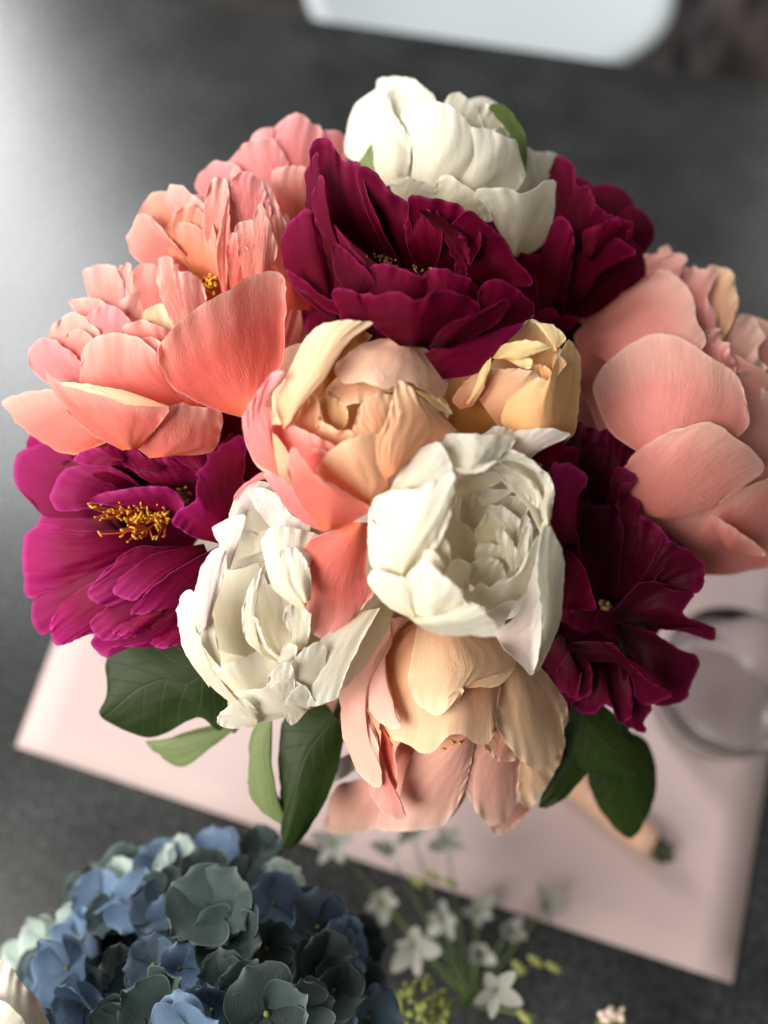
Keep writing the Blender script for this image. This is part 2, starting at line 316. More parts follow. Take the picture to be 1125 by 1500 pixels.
# ------------------------------------------------------------------ peonies
CROPS = {'A': (490, 100, 3.309), 'B': (400, 190, 2.8125), 'Cc': (740, 200, 5.0), 'D': (180, 150, 3.309), 'E': (0, 370, 2.557),
         'F': (0, 590, 2.8125), 'G': (340, 460, 3.309), 'H': (640, 450, 4.6875), 'I': (530, 610, 3.629), 'J': (250, 680, 3.516),
         'K': (460, 890, 2.885), 'M': (770, 610, 3.193), 'N': (740, 340, 2.886), 'R': (0, 900, 1.758), 'S': (860, 800, 3.0), 'X': (0, 0, 1.0)}
def parse(s, crop):
    ox, oy, sc = CROPS[crop]; out = []
    for seg in s.split('|'):
        out.append([(ox + float(a) / sc, oy + float(b) / sc) for a, b in (t.split(',') for t in seg.split())])
    return out
class Bloom:
    """one flower: where it sits, how strongly it bulges toward the viewer's side, and its parts"""
    def __init__(s, name, label, cx, cy, R, mat, group='peonies in the bouquet', bulge=0.6, dz=0.0, crop='X', cat='flower'):
        s.cx, s.cy, s.R, s.mat, s.crop = cx, cy, R, mat, crop
        s.front = dome(cx, cy) + dz
        s.Rm = R / FPX * s.front; s.bulge = bulge * s.Rm
        s.dc = s.front + s.bulge
        s.origin = Vector(unproj(cx, cy, s.dc + 0.01))
        s.t = thing(name, label, cat, s.origin, group); s.n = 0
        s.rng = np.random.RandomState(abs(hash((cx, cy))) % 9999)
    def depth(s, px):
        r = np.hypot(px[..., 0] - s.cx, px[..., 1] - s.cy) / s.R
        f = np.where(r < 1.0, 1 - r * r, -2 * (r - 1.0))
        return s.dc - s.bulge * np.maximum(f, -1.6)
    def petal(s, spec, o=None, t=2.0, b=0.0, m=0.0, c=None, l=0.0, r=0.0, mat=None, ru=0.8, pl=0.3, e=1.0, q=0.0, crop=None, name='petal', n=34, th=0.0002, parent=None):
        seg = parse(spec, crop or s.crop)
        Lp = seg[0]; Tp = seg[1] if len(seg) > 1 else []; Rp = seg[2] if len(seg) > 2 else []
        if not Rp: Rp = [Tp[-1], Lp[0]] if Tp else [Lp[-1], Lp[0]]
        g = s.rng; nu = nv = n
        pts = np.array(Lp + Tp + Rp); full = []
        # smooth contour, split at the corners
        iL, iR = len(Lp) - 1, len(Lp) + len(Tp)
        q4 = np.vstack([2 * pts[0] - pts[1], pts, 2 * pts[-1] - pts[-2]])
        sub = 10
        for i in range(len(pts) - 1):
            tt = np.linspace(0, 1, sub, endpoint=False)[:, None]; a, b_, c_, d_ = q4[i:i + 4]
            full.append(0.5 * ((2 * b_) + (c_ - a) * tt + (2 * a - 5 * b_ + 4 * c_ - d_) * tt ** 2 + (3 * b_ - a - 3 * c_ + d_) * tt ** 3))
        full.append(pts[-1:]); full = np.concatenate(full)
        # ragged rim
        e = e * min(1.0, 0.35 + 0.011 * np.ptp(pts, 0).min())
        tang = np.gradient(full, axis=0); ln = np.linalg.norm(tang, axis=1)[:, None] + 1e-9; nrm = np.stack([-tang[:, 1], tang[:, 0]], -1) / ln
        sl = np.concatenate([[0], np.cumsum(np.linalg.norm(np.diff(full, axis=0), axis=1))])
        w = np.zeros(len(full))
        for k in range(9):
            lam = 5 * 1.5 ** k
            w += g.uniform(-1, 1) * (lam / 60) ** 0.5 * np.sin(2 * np.pi * sl / lam + g.uniform(0, 6.28))
        env = np.clip(np.minimum(sl, sl[-1] - sl) / (0.25 * sl[-1]), 0, 1)
        # small nicks torn into the rim
        for k in range(g.randint(1, 4)):
            x0 = g.uniform(0.3, 0.7) * sl[-1]; w -= g.uniform(1.0, 2.6) * np.exp(-((sl - x0) / g.uniform(2, 5)) ** 2)
        full = full + nrm * (w * e * 1.05 * env)[:, None]
        def res(p, k):
            if len(p) < 2: return np.repeat(p, k, 0)
            d = np.concatenate([[0], np.cumsum(np.linalg.norm(np.diff(p, axis=0), axis=1))])
            x = np.linspace(0, d[-1], k); return np.stack([np.interp(x, d, p[:, 0]), np.interp(x, d, p[:, 1])], -1)
        Lc = res(full[:iL * sub + 1], nv); Tc = res(full[iL * sub:iR * sub + 1], nu); Rc = res(full[iR * sub:], nv)[::-1]
        u = np.linspace(0, 1, nu); v = np.linspace(0, 1, nv); U, V = np.meshgrid(u, v)
        Bc = (1 - u)[:, None] * Lc[0] + u[:, None] * Rc[0]
        U3, V3 = U[..., None], V[..., None]
        G = (1 - V3) * Bc[None] + V3 * Tc[None] + (1 - U3) * Lc[:, None] + U3 * Rc[:, None] \
            - ((1 - U3) * (1 - V3) * Lc[0] + U3 * (1 - V3) * Rc[0] + (1 - U3) * V3 * Lc[-1] + U3 * V3 * Rc[-1])
        width = np.linalg.norm(G[nv // 2, 0] - G[nv // 2, -1]) / FPX * s.front * 1000   # mm
        if c is None: c = 0.09 * width
        k_ = min(1.0, 0.25 + width / 22.0); ru = ru * k_; pl = pl * k_
        if o is None: o = 1.1 * s.n
        s.n += 1
        off = o + b * (1 - V) ** 2 + t * V ** 2 + m * 4 * V * (1 - V) + 0.62 * c * np.sin(np.pi * U) ** 1.4 + l * (1 - U) ** 2 + r * U ** 2
        off = off + q * np.clip((V - 0.78) / 0.22, 0, 1) ** 2
        # pleats along the petal and a ruffled rim
        pw = np.zeros_like(U)
        for k in range(6):
            f = g.uniform(1.2, 2.2) * (k + 1)
            pw += g.uniform(-1, 1) / (k + 1) ** 0.7 * np.sin(2 * np.pi * (f * (U + 0.12 * np.sin(3 * V + k)) + g.uniform()))
        off = off + 0.75 * pl * pw * (0.25 + 0.75 * V) * np.sin(np.pi * np.clip(V, 0.0, 0.93)) ** 0.5
        rim = np.clip((V - 0.55) / 0.45, 0, 1) ** 2
        side = (np.abs(2 * U - 1) ** 4) * V
        rw = np.zeros_like(U); sw = np.zeros_like(U)
        for k in range(5):
            rw += g.uniform(-1.5, 1.5) / (k + 1) ** 0.9 * np.sin(2 * np.pi * ((1.0 + 1.7 * k) * U + g.uniform()))
            sw += g.uniform(-1.5, 1.5) / (k + 1) ** 0.9 * np.sin(2 * np.pi * ((0.8 + 1.5 * k) * V + g.uniform()) + 2 * U)
        fine = np.zeros_like(U)
        for k in range(4):
            fine += g.uniform(-1, 1) * np.sin(2 * np.pi * (g.uniform(7, 13) * U + 0.8 * V * g.uniform(-1, 1) + g.uniform()))
        off = off + ru * (rw * rim + sw * side) + 0.07 * (0.4 + ru) * k_ * fine * np.clip((V - 0.45) / 0.55, 0, 1) ** 2
        D = s.depth(G) - off / 1000.0
        P = unproj(G[..., 0], G[..., 1], D)
        me = grid_mesh('petal', P, np.stack([U, V], -1), origin=s.origin)
        ob = link(name, me, mat or M[s.mat], None); ob.parent = parent or s.t
        sm = ob.modifiers.new('thickness', 'SOLIDIFY'); sm.thickness = th; sm.offset = 0
        es = ob.modifiers.new('rim', 'EDGE_SPLIT'); es.split_angle = math.radians(50); es.use_edge_sharp = False
        return ob
    def fill(s, n=9, rad=0.85, o=-9, t=-6, b=-4, mat=None, w=1.25, cx=None, cy=None, ru=0.8):
        """the layers of petals underneath"""
        cx = s.cx if cx is None else cx; cy = s.cy if cy is None else cy
        a0 = s.rng.uniform(0, 6.28)
        for k in range(n):
            a = a0 + 2 * math.pi * k / n + s.rng.uniform(-0.15, 0.15); ra = s.R * rad * s.rng.uniform(0.9, 1.05); h = w * math.pi / n
            def pt(da, f): return '%.1f,%.1f' % (cx + math.cos(a + da) * ra * f, cy + math.sin(a + da) * ra * f)
            spec = ' '.join([pt(-h * .5, .12), pt(-h, .5), pt(-h * 1.05, .82)]) + ' | ' + ' '.join([pt(-h * .5, 1.0), pt(0, 1.05), pt(h * .5, 1.0)]) + ' | ' + ' '.join([pt(h * 1.05, .82), pt(h, .5), pt(h * .5, .12)])
            s.petal(spec, o=o - 0.6 * (k % 3), t=t, b=b, mat=M[mat] if mat else None, crop='X', n=16, ru=ru, c=2.0)
    def core(s, n=8, k=0.25, rad=1.0, o=-30, mat=None):
        s.fill(n, rad, o=o, t=-4, b=0, mat=mat, cx=s.cx + (570 - s.cx) * k, cy=s.cy + (690 - s.cy) * k)
    def stem(s):
        base = Vector(unproj(s.cx, s.cy, s.dc + 0.04))
        # calyx
        prs = [ball((0, 0, 0), 0.010, 10, 6, (1, 1, 0.7))]
        V, F = merge(prs)
        ca = link('calyx', py_mesh('calyx', V, F), M['stem'], s.t); ca.location = base - s.origin
        p3 = Vector((0.010 * s.rng.uniform(-1, 1), 0.215 + 0.010 * s.rng.uniform(-1, 1), 0.13))
        p4 = Vector((p3.x * 2.0 - (base.x) * 0.12, 0.215 + (p3.y - 0.215) * 2.0, 0.004))
        pts = [base, base.lerp(p3, 0.45) + Vector((0, 0, -0.012)), p3, p4]
        V, F = tube(spline([p - base for p in pts], 14), 0.0027, 7)
        st = link('stem', py_mesh('stem', V, F), M['stem'], s.t); st.location = base - s.origin
    def stamens(s, items, depth_mm=0, crop=None, n=30, spread=(18, 12), filament='filament', anther='anther', lean=(0, 0), length=9, aa=1.0, size=1.0):
        """a brush of filaments with an anther on each; items: crop-pixel centres"""
        ox, oy, sc = CROPS[crop or s.crop]; g = s.rng
        fil, ant = [], []
        for (x, y) in items:
            px0 = np.array([ox + x / sc, oy + y / sc])
            for k in range(n):
                rx, ry = g.normal(0, 1, 2)
                tip = px0 + np.array([rx * spread[0], ry * spread[1]]) * 0.6
                root = px0 + np.array(lean) + np.array([rx * spread[0], ry * spread[1]]) * 0.12
                dz = (depth_mm + g.uniform(-2.5, 2.5)) / 1000
                d0 = float(s.depth(px0[None])[0])
                Pt = unproj(*tip, d0 - dz); Pr = unproj(*root, d0 - dz + length / 1000)
                mid = (Pt + Pr) / 2 + g.normal(0, 0.0008, 3)
                fil.append(tube(spline([Pr, mid, Pt], 5), 0.00036 * size, 5, False))
                dirv = (Pt - mid); dirv /= np.linalg.norm(dirv) + 1e-9
                j = dirv + g.normal(0, 0.6, 3); j /= np.linalg.norm(j)
                La = 0.0021 * aa * g.uniform(0.7, 1.2) * size
                pa = [Pt - j * La * .5, Pt - j * La * .25, Pt + g.normal(0, .00015, 3), Pt + j * La * .35, Pt + j * La * .5]
                ant.append(tube(pa, np.array([0.0002, 0.00046, 0.0004, 0.00046, 0.00018]) * size, 6, True))
        o = np.array(s.origin)
        V, F = merge(fil); f = link('stamen_filaments', py_mesh('filaments', V - o, F), M[filament], s.t); f['kind'] = 'stuff'
        V, F = merge(ant); f = link('stamen_anthers', py_mesh('anthers', V - o, F), M[anther], s.t); f['kind'] = 'stuff'

# SETTING
M['granite'], nt, N, L = new_mat('dark_granite')
out = N.new('ShaderNodeOutputMaterial'); pb = N.new('ShaderNodeBsdfPrincipled'); tc = N.new('ShaderNodeTexCoord')
n1 = N.new('ShaderNodeTexNoise'); n1.inputs['Scale'].default_value = 220; n1.inputs['Detail'].default_value = 6; n1.inputs['Roughness'].default_value = 0.7
n2 = N.new('ShaderNodeTexVoronoi'); n2.inputs['Scale'].default_value = 130
n3 = N.new('ShaderNodeTexNoise'); n3.inputs['Scale'].default_value = 14; n3.inputs['Detail'].default_value = 5
for x in (n1, n2, n3): L.new(tc.outputs['Object'], x.inputs['Vector'])
r1 = N.new('ShaderNodeValToRGB'); e = r1.color_ramp.elements; e[0].position = 0.38; e[0].color = (0.007, 0.008, 0.009, 1); e[1].position = 0.75; e[1].color = (0.05, 0.053, 0.053, 1)
L.new(n1.outputs[0], r1.inputs[0])
r2 = N.new('ShaderNodeMapRange'); r2.inputs[1].default_value = 0.35; r2.inputs[2].default_value = 0.7; r2.inputs[3].default_value = 0.65; r2.inputs[4].default_value = 1.5
L.new(n3.outputs[0], r2.inputs[0])
hs = N.new('ShaderNodeHueSaturation'); L.new(r1.outputs[0], hs.inputs['Color']); L.new(r2.outputs[0], hs.inputs['Value'])
L.new(hs.outputs[0], pb.inputs['Base Color']); pb.inputs['Specular IOR Level'].default_value = 0.7
r3 = N.new('ShaderNodeMapRange'); r3.inputs[3].default_value = 0.20; r3.inputs[4].default_value = 0.34; L.new(n1.outputs[0], r3.inputs[0]); L.new(r3.outputs[0], pb.inputs['Roughness'])
bp = N.new('ShaderNodeBump'); bp.inputs['Distance'].default_value = 0.0006; bp.inputs['Strength'].default_value = 0.4; L.new(n1.outputs[0], bp.inputs['Height']); L.new(bp.outputs[0], pb.inputs['Normal'])
L.new(pb.outputs[0], out.inputs[0])
e1 = on_plane(280, 0); e2 = on_plane(1125, 122); dr = (e2 - e1).normalized(); nr = Vector((-dr.y, dr.x, 0))
if nr.y > 0: nr = -nr
a = e1 - dr * 1.6; b = e2 + dr * 1.2
def slab(name, poly, z0, z1, mat, parent=None, bev=0.004):
    V = [(p[0], p[1], z0) for p in poly] + [(p[0], p[1], z1) for p in poly]; k = len(poly)
    F = [tuple(range(k - 1, -1, -1)), tuple(range(k, 2 * k))] + [(i, (i + 1) % k, k + (i + 1) % k, k + i) for i in range(k)]
    o = link(name, py_mesh(name, V, F, False), mat, parent)
    if bev:
        m = o.modifiers.new('bevel', 'BEVEL'); m.width = bev; m.segments = 3
    return o
struct(slab('table_top', [a, a + nr * 1.9, b + nr * 1.9, b][::1], -0.03, 0.0, M['granite']))
M['floor'] = simple_mat('dark_floor', (0.020, 0.017, 0.015), 0.5, col2=(0.055, 0.045, 0.038), nscale=6)
struct(slab('floor', [(-4, -2), (4, -2), (4, 6), (-4, 6)], -0.78, -0.75, M['floor'], bev=0))

# sheet of pink paper
M['paper'] = simple_mat('pink_paper', (0.52, 0.405, 0.39), 0.65, 0.15, bumpd=0.0002, nscale=40)
p1 = on_plane(25, 1094); p2 = on_plane(1071, 1441); lf = (on_plane(78, 950) - p1).normalized(); rt = (on_plane(1121, 1135) - p2).normalized()
avg = (lf + rt).normalized(); wd = 0.40
nx = 20; V = []; F = []
for j in range(nx + 1):
    for i in range(nx + 1):
        u, v = i / nx, j / nx
        p = p1.lerp(p2, u) + (lf.lerp(rt, u)).normalized() * wd * v
        V.append((p.x, p.y, 0.0012 + 0.0006 * (1 + math.sin(3.1 * u + 1) * math.sin(2.3 * v + 4)) + 0.003 * max(0, u + (1 - v) - 1.75) ** 2))
for j in range(nx):
    for i in range(nx):
        k = j * (nx + 1) + i; F.append((k, k + 1, k + nx + 2, k + nx + 1))
o = link('paper_sheet', py_mesh('paper_sheet', V, F), M['paper']); tag(o, 'sheet of pale pink paper lying under the bouquet on the dark table', 'paper')
sm = o.modifiers.new('thickness', 'SOLIDIFY'); sm.thickness = 0.0006; sm.offset = 0

# glass holder
m, nt, N, L = new_mat('clear_glass'); out = N.new('ShaderNodeOutputMaterial'); g = N.new('ShaderNodeBsdfPrincipled')
g.inputs['Base Color'].default_value = (0.97, 0.985, 0.98, 1); g.inputs['Roughness'].default_value = 0.06; g.inputs['Transmission Weight'].default_value = 1.0; g.inputs['IOR'].default_value = 1.40
L.new(g.outputs[0], out.inputs[0]); M['glass'] = m
gc = on_plane(1035, 1030)
def lathe(prof, seg=64):
    th = np.linspace(0, 2 * np.pi, seg, endpoint=False)
    return np.stack([np.stack([r * np.cos(th), r * np.sin(th), np.full(seg, z)], -1) for r, z in prof])
prof = [(0.0001, 0.0022), (0.036, 0.0022), (0.0415, 0.004), (0.0435, 0.010), (0.0450, 0.03), (0.0470, 0.060), (0.0469, 0.0608), (0.0463, 0.0611), (0.0457, 0.0608), (0.0455, 0.060), (0.0425, 0.03), (0.0385, 0.020), (0.034, 0.0155), (0.0001, 0.0145)]
o = link('glass_dish', grid_mesh('glass_dish', lathe(prof), closed_u=True), M['glass']); o.location = gc
tag(o, 'round clear glass holder standing on the pink paper at right', 'glass')

# buttonhole lying on the paper
M['ribbon'] = simple_mat('peach_ribbon', (0.60, 0.34, 0.22), 0.5, 0.3, col2=(0.66, 0.42, 0.30), nscale=80, bumpd=0.0003)
M['cut'] = simple_mat('cut_stem_green', (0.035, 0.045, 0.02), 0.6, col2=(0.09, 0.10, 0.05), nscale=300)
A = on_plane(800, 1120); B = on_plane(948, 1238)
t = thing('buttonhole', 'peach ribbon-wrapped buttonhole lying on the pink paper', 'buttonhole', A)
ax = (B - A); ln = ax.length; axn = ax.normalized(); sd = Vector((-axn.y, axn.x, 0))
pth = [Vector((0, 0, 0.0105)) + axn * (ln * k / 12) for k in range(13)]
V, F = tube(pth, [0.010 * (1 + 0.015 * math.sin(9 * k)) for k in range(13)], 20); link('ribbon_wrap', py_mesh('ribbon_wrap', V, F), M['ribbon'], t)
for k in range(5):
    c0 = axn * (ln * (0.06 + 0.22 * k)) + Vector((0, 0, 0.0105)); th = np.linspace(0, 2 * np.pi, 25)
    V, F = tube([c0 + sd * 0.0102 * math.cos(x) + Vector((0, 0, 1)) * 0.0102 * math.sin(x) + axn * (x / 6.28 * ln * 0.2) for x in th], 0.0005, 6); link('ribbon_edge', py_mesh('ribbon_edge', V, F), M['ribbon'], t)
for k in range(7):
    an = k * 0.9; off = sd * 0.0055 * math.cos(an) * (k > 0) + Vector((0, 0, 1)) * 0.0055 * math.sin(an) * (k > 0) + Vector((0, 0, 0.0105))
    V, F = tube([axn * (ln * 0.9) + off, axn * (ln + 0.009 + 0.003 * (k % 3)) + off * 1.02], 0.0019, 8); link('cut_stem', py_mesh('cut_stem', V, F), M['cut'], t)

# white chair beyond the table
M['chair'] = simple_mat('white_plastic', (0.52, 0.57, 0.59), 0.5, 0.2)
M['wood'] = simple_mat('brown_wood', (0.16, 0.11, 0.08), 0.5, col2=(0.22, 0.15, 0.10), nscale=20)
ZS = -0.30
c0 = on_plane(745, 85, ZS); s0 = on_plane(440, 36, ZS); s1 = on_plane(985, 66, ZS)
t = thing('chair', 'white moulded chair with rounded seat beyond the far edge of the table', 'chair', (c0.x, c0.y, -0.75))
rx = (s1 - s0); hw = rx.length / 2; rdir = rx.normalized(); fdir = Vector((-rdir.y, rdir.x, 0)); mid = (s0 + s1) / 2 - fdir * 0.10
nr_, nt_ = 14, 64; P = np.zeros((nr_, nt_, 3))
for j in range(nr_):
    for i in range(nt_):
        th = 2 * math.pi * i / nt_; rr = (j + 0.02) / (nr_ - 1)
        cx_, sy_ = math.cos(th), math.sin(th); k = (abs(cx_) ** 3.6 + abs(sy_) ** 3.6) ** (-1 / 3.6)
        x_ = rr * k * cx_; y_ = rr * k * sy_
        z = ZS + 0.035 * abs(x_) ** 3 - 0.02 * (1 - min(1, x_ * x_ + y_ * y_)) + 0.40 * max(0, (y_ - 0.80) / 0.24) ** 1.5 - 0.02 * max(0, -y_ - 0.7) ** 1.5
        p = mid + rdir * (hw * x_) + fdir * (0.25 + 0.25 * y_)
        P[j, i] = (p.x, p.y, z)
o = link('seat_shell', grid_mesh('seat_shell', P, origin=(c0.x, c0.y, -0.75), closed_u=True), M['chair'], t); sm = o.modifiers.new('thickness', 'SOLIDIFY'); sm.thickness = 0.012
for sx in (-1, 1):
    for sy in (0.08, 0.36):
        q = mid + rdir * (hw * 0.62 * sx) + fdir * sy; q2 = mid + rdir * (hw * 0.95 * sx) + fdir * (sy * 1.5 - 0.08)
        V, F = tube([Vector((q.x, q.y, ZS - 0.03)) - t.location, Vector((q2.x, q2.y, -0.748)) - t.location], [0.016, 0.011], 12); link('leg', py_mesh('leg', V, F), M['wood'], t)
# dark bag on the floor
M['bag'] = simple_mat('dark_cloth', (0.006, 0.006, 0.010), 0.8, 0.2, col2=(0.16, 0.13, 0.115), nscale=9, bumpd=0.004)
bc = on_plane(1085, 40, -0.60)
t = thing('bag', 'dark cloth bag on the floor beyond the table at upper right', 'bag', (bc.x, bc.y, -0.75))
g = np.random.RandomState(3); nu, nv = 36, 20; P = np.zeros((nv, nu, 3))
for j in range(nv):
    for i in range(nu):
        th = 2 * math.pi * i / nu; v = j / (nv - 1)
        r = (0.20 + 0.04 * math.sin(3 * th + 1) + 0.025 * math.sin(7 * th + 5 * v) + 0.02 * math.sin(9 * v + 2 * th)) * math.sqrt(max(0.002, 1 - (v * 0.985) ** 3))
        P[j, i] = (r * math.cos(th) * 1.1, r * math.sin(th), 0.28 * v + 0.01 * math.sin(5 * th))
link('bag_body', grid_mesh('bag_body', P, closed_u=True), M['bag'], t)
th = np.linspace(0, math.pi, 16); V, F = tube([(0.11 * math.cos(x), 0.03, 0.26 + 0.10 * math.sin(x)) for x in th], 0.010, 8); link('handle', py_mesh('handle', V, F), M['bag'], t)


# ---- white bloom at the top
f = Bloom('peony_bloom', 'white peony at the very top of the bouquet, behind the large burgundy bloom', 660, 260, 175, 'white', dz=0.012, crop='A', bulge=0.75)
f.fill(8, 0.70, o=-12, t=-8); f.core()
P = f.petal
P('215,300 195,190 205,100 | 215,50 330,45 440,90 490,150 | 470,280 420,400 330,420', o=-6, t=2)
P('540,400 525,260 535,165 | 570,120 620,120 690,190 | 720,290 680,400', o=-5, mat=M['cream'])
P('690,400 670,290 690,200 | 740,170 760,210 830,240 855,330 | 860,420 760,460', o=-5, ru=1.6, e=2.5, mat=M['cream'])
P('760,470 720,380 700,330 | 760,290 830,310 870,350 | 900,420 860,500', o=-2, ru=1.2, e=2)
P('190,400 120,455 60,430 55,350 85,210 | 150,130 235,85 262,130 | 290,250 300,350 270,430', o=0, c=5, pl=0.5)
P('900,600 925,480 930,400 | 980,405 1060,405 1085,440 | 1040,520 980,600', o=-3, ru=1.0)
P('830,600 905,520 930,390 | 960,420 975,460 | 975,560 940,610', o=0)
P('250,570 200,490 185,370 200,280 | 220,210 270,210 320,260 | 360,330 370,430 350,520 320,560', o=4, c=5)
P('925,520 905,420 880,330 820,240 | 755,205 760,175 820,185 880,240 | 925,330 935,430', o=4, mat=M['sepal'], name='sepal')
P('215,480 190,500 125,460 | 190,365 | 205,430', o=2.5, mat=M['leaf_pale'], name='sepal')
P('370,560 380,440 360,320 325,220 | 390,175 480,160 580,190 660,280 | 720,420 720,560 560,640', o=7, c=8, pl=0.6)
P('560,600 590,440 570,340 | 640,300 740,300 830,330 880,350 | 915,480 920,540 860,600 700,640', o=8, c=7, pl=0.6)
P('300,640 270,570 300,530 | 380,540 470,570 | 500,640 400,670', o=10, mat=M['cream'])
P('480,690 490,560 | 550,520 620,560 720,640 | 760,740 610,720', o=11, mat=M['cream'], c=4)
P('860,900 780,760 740,680 685,605 | 740,580 860,580 900,600 960,590 1040,550 1070,570 | 1060,740 1000,860 890,920', o=15, c=10, t=4, pl=0.6)
f.stem()

# ---- large burgundy bloom below it
f = Bloom('peony_bloom', 'open burgundy peony with tan stamens under the top white bloom', 590, 420, 200, 'wine', dz=-0.004, crop='B', bulge=0.40)
f.fill(9, 0.80, o=-44, t=-4, b=0); f.core(o=-52)
P = f.petal
P('520,640 300,440 170,300 155,90 | 205,35 245,50 290,130 330,135 360,145 | 400,300 560,620', o=-1, b=-46, c=-5, ru=0.8, pl=0.25)
P('540,640 420,420 350,240 355,150 | 420,170 470,240 530,280 590,320 650,300 | 700,420 660,640', o=-1, b=-46, c=-5, ru=0.8, pl=0.25)
P('600,640 570,440 560,285 | 640,280 720,290 790,335 | 860,460 760,640', o=1, b=-44, c=-4, ru=0.7, pl=0.25)
P('640,650 700,470 740,390 800,335 | 850,360 940,440 1000,530 1070,630 | 980,650 860,650', o=3, b=-38, c=-4, ru=0.8, pl=0.25)
P('640,660 570,520 545,430 555,350 | 600,325 650,340 | 700,420 740,480 760,640', o=-4, b=-34, c=4)
P('600,330 660,345 720,385 770,440 | 795,500 800,595 | 750,600 745,520 690,440 640,370', o=1, mat=M['wine'], ru=1.2, e=2.5, c=2)
f.stamens([(430, 490), (470, 530)], depth_mm=-30, n=26, spread=(16, 13), filament='filament_dark', anther='anther_tan', length=8)
f.stamens([(860, 600), (600, 570)], depth_mm=-22, n=12, spread=(15, 8), filament='filament_dark', anther='anther_tan', length=8)
P('260,790 120,690 50,580 35,480 | 45,420 90,360 150,330 | 210,440 250,600 270,780', o=2, c=7, t=0)
P('250,600 150,380 135,260 135,180 | 155,130 185,95 | 195,200 220,330 290,560', o=3, c=3)
P('330,660 200,420 165,330 165,260 | 190,205 210,195 220,230 | 222,330 260,480 350,640', o=4, c=3)
P('370,680 260,520 210,400 200,335 | 250,390 330,490 390,570 | 400,620 390,670', o=3, c=3)
P('340,720 260,600 240,520 240,465 | 290,490 350,540 400,595 | 420,650 400,720', o=5, c=3)
P('400,800 250,760 130,670 60,600 | 60,575 100,600 180,665 | 290,730 420,780', o=8, c=3)
P('480,800 400,690 385,620 390,575 | 440,555 510,565 600,600 660,650 | 660,740 600,800', o=7, c=5, t=-2)
P('650,800 640,700 615,605 | 680,575 780,600 840,640 | 870,700 820,780', o=8, c=5, t=-2)
P('480,850 330,800 245,700 250,660 | 280,650 330,660 360,680 | 420,740 520,820', o=11, c=4)
P('700,880 800,780 845,700 850,660 | 920,615 1020,665 1080,740 | 1030,790 900,840', o=10, c=5, ru=0.9)
P('520,890 420,810 370,740 350,670 | 410,680 500,670 550,700 600,700 660,660 720,660 780,680 | 850,740 760,840 640,900', o=13, c=7, ru=1.0, e=1.5)
P('640,900 690,830 760,780 | 850,750 920,720 970,700 | 940,780 850,840 740,900', o=16, c=3)
P('620,920 740,870 900,830 | 1025,780 1022,815 | 920,920 860,1000 700,1030', o=12, mat=M['magenta'], c=2, t=-2)  # brighter magenta puts the light on this petal into its colour
P('380,770 520,850 640,880 | 760,1010 | 620,960 480,900 360,880', o=6, t=-6)
f.stem()

# ---- burgundy bloom at the back right
f = Bloom('peony_bloom', 'dark burgundy peony half hidden at the back right, above the big salmon bloom', 850, 370, 140, 'wine', dz=0.020, crop='Cc', bulge=0.5)
f.fill(8, 0.75, o=-10, t=-8); f.core()
P = f.petal
P('420,760 360,480 330,300 335,250 | 390,140 450,160 510,230 525,340 | 560,520 540,760', o=-6, ru=1.0)
P('480,860 440,620 440,520 540,410 | 600,370 645,420 655,510 740,560 | 760,700 660,860', o=-3, ru=1.2, e=2)
P('560,960 540,760 700,620 | 790,570 850,600 920,640 880,720 | 940,800 1000,860 700,980', o=-2, ru=1.4, e=2.5)
P('600,900 570,790 580,690 | 700,650 780,610 850,640 | 790,740 700,820 640,900', o=2, c=4, mat=M['wine'])
P('500,1200 470,950 580,820 | 760,760 860,760 960,860 | 760,930 600,1060 520,1300', o=0)
P('250,1300 230,950 300,760 | 370,600 440,600 500,720 | 490,950 440,1200 400,1300', o=4, c=6)
P('150,1300 110,1120 60,880 | 200,870 380,900 420,1000 | 440,1200 400,1340', o=2, b=-6)
P('180,1350 230,1290 300,1260 | 360,1265 400,1320 450,1320 530,1330 | 490,1400 420,1430 300,1410', o=9, c=3)
f.stem()

# ---- rose pink bloom at the back
f = Bloom('peony_bloom', 'rose pink peony at the back left, mostly hidden behind the burgundy bloom', 410, 265, 110, 'pink', dz=0.026, crop='D', bulge=0.5)
f.fill(7, 0.70, o=-10, t=-6); f.core()
P = f.petal
P('700,560 600,400 530,300 530,260 | 600,200 680,180 740,190 | 820,350 820,560', o=0)
P('760,560 710,330 715,200 740,130 | 800,65 880,60 920,110 960,130 | 1000,330 920,560', o=-2, ru=1.2)
P('900,560 940,300 950,160 | 1010,130 1080,170 1090,280 | 1080,380 1020,540', o=-3)
P('520,600 400,480 350,400 380,340 | 450,290 520,290 560,310 | 620,420 640,600', o=2)
P('800,640 730,440 720,370 740,320 | 830,310 900,330 | 930,450 920,640', o=4, mat=M['pale_pink'])
f.stem()

# ---- orange coral bloom with yellow stamens
f = Bloom('peony_bloom', 'ruffled orange-coral peony with a yellow centre at the upper left', 320, 375, 140, 'orange', dz=0.012, crop='D', bulge=0.45)
f.fill(8, 0.72, o=-16, t=-4, mat='coral'); f.core()
P = f.petal
P('400,860 200,720 100,630 60,560 | 110,470 200,430 280,470 | 420,600 480,800', o=-4, b=-14, c=-3)
P('420,860 270,620 215,480 220,410 | 240,395 330,440 420,530 | 470,700 480,840', o=-2, b=-14, c=-2, mat=M['pale_pink'])
P('380,880 100,790 30,690 | 45,600 80,540 140,560 | 250,680 380,840', o=0, b=-12, c=2, mat=M['coral'])
P('400,900 250,760 210,660 210,620 | 240,585 340,590 430,660 | 470,780 470,900', o=0, b=-12, c=-2)
P('450,900 400,640 390,500 410,420 | 440,370 490,370 510,420 | 520,600 500,900', o=3, b=-10, ru=1.4, mat=M['pale_pink'])
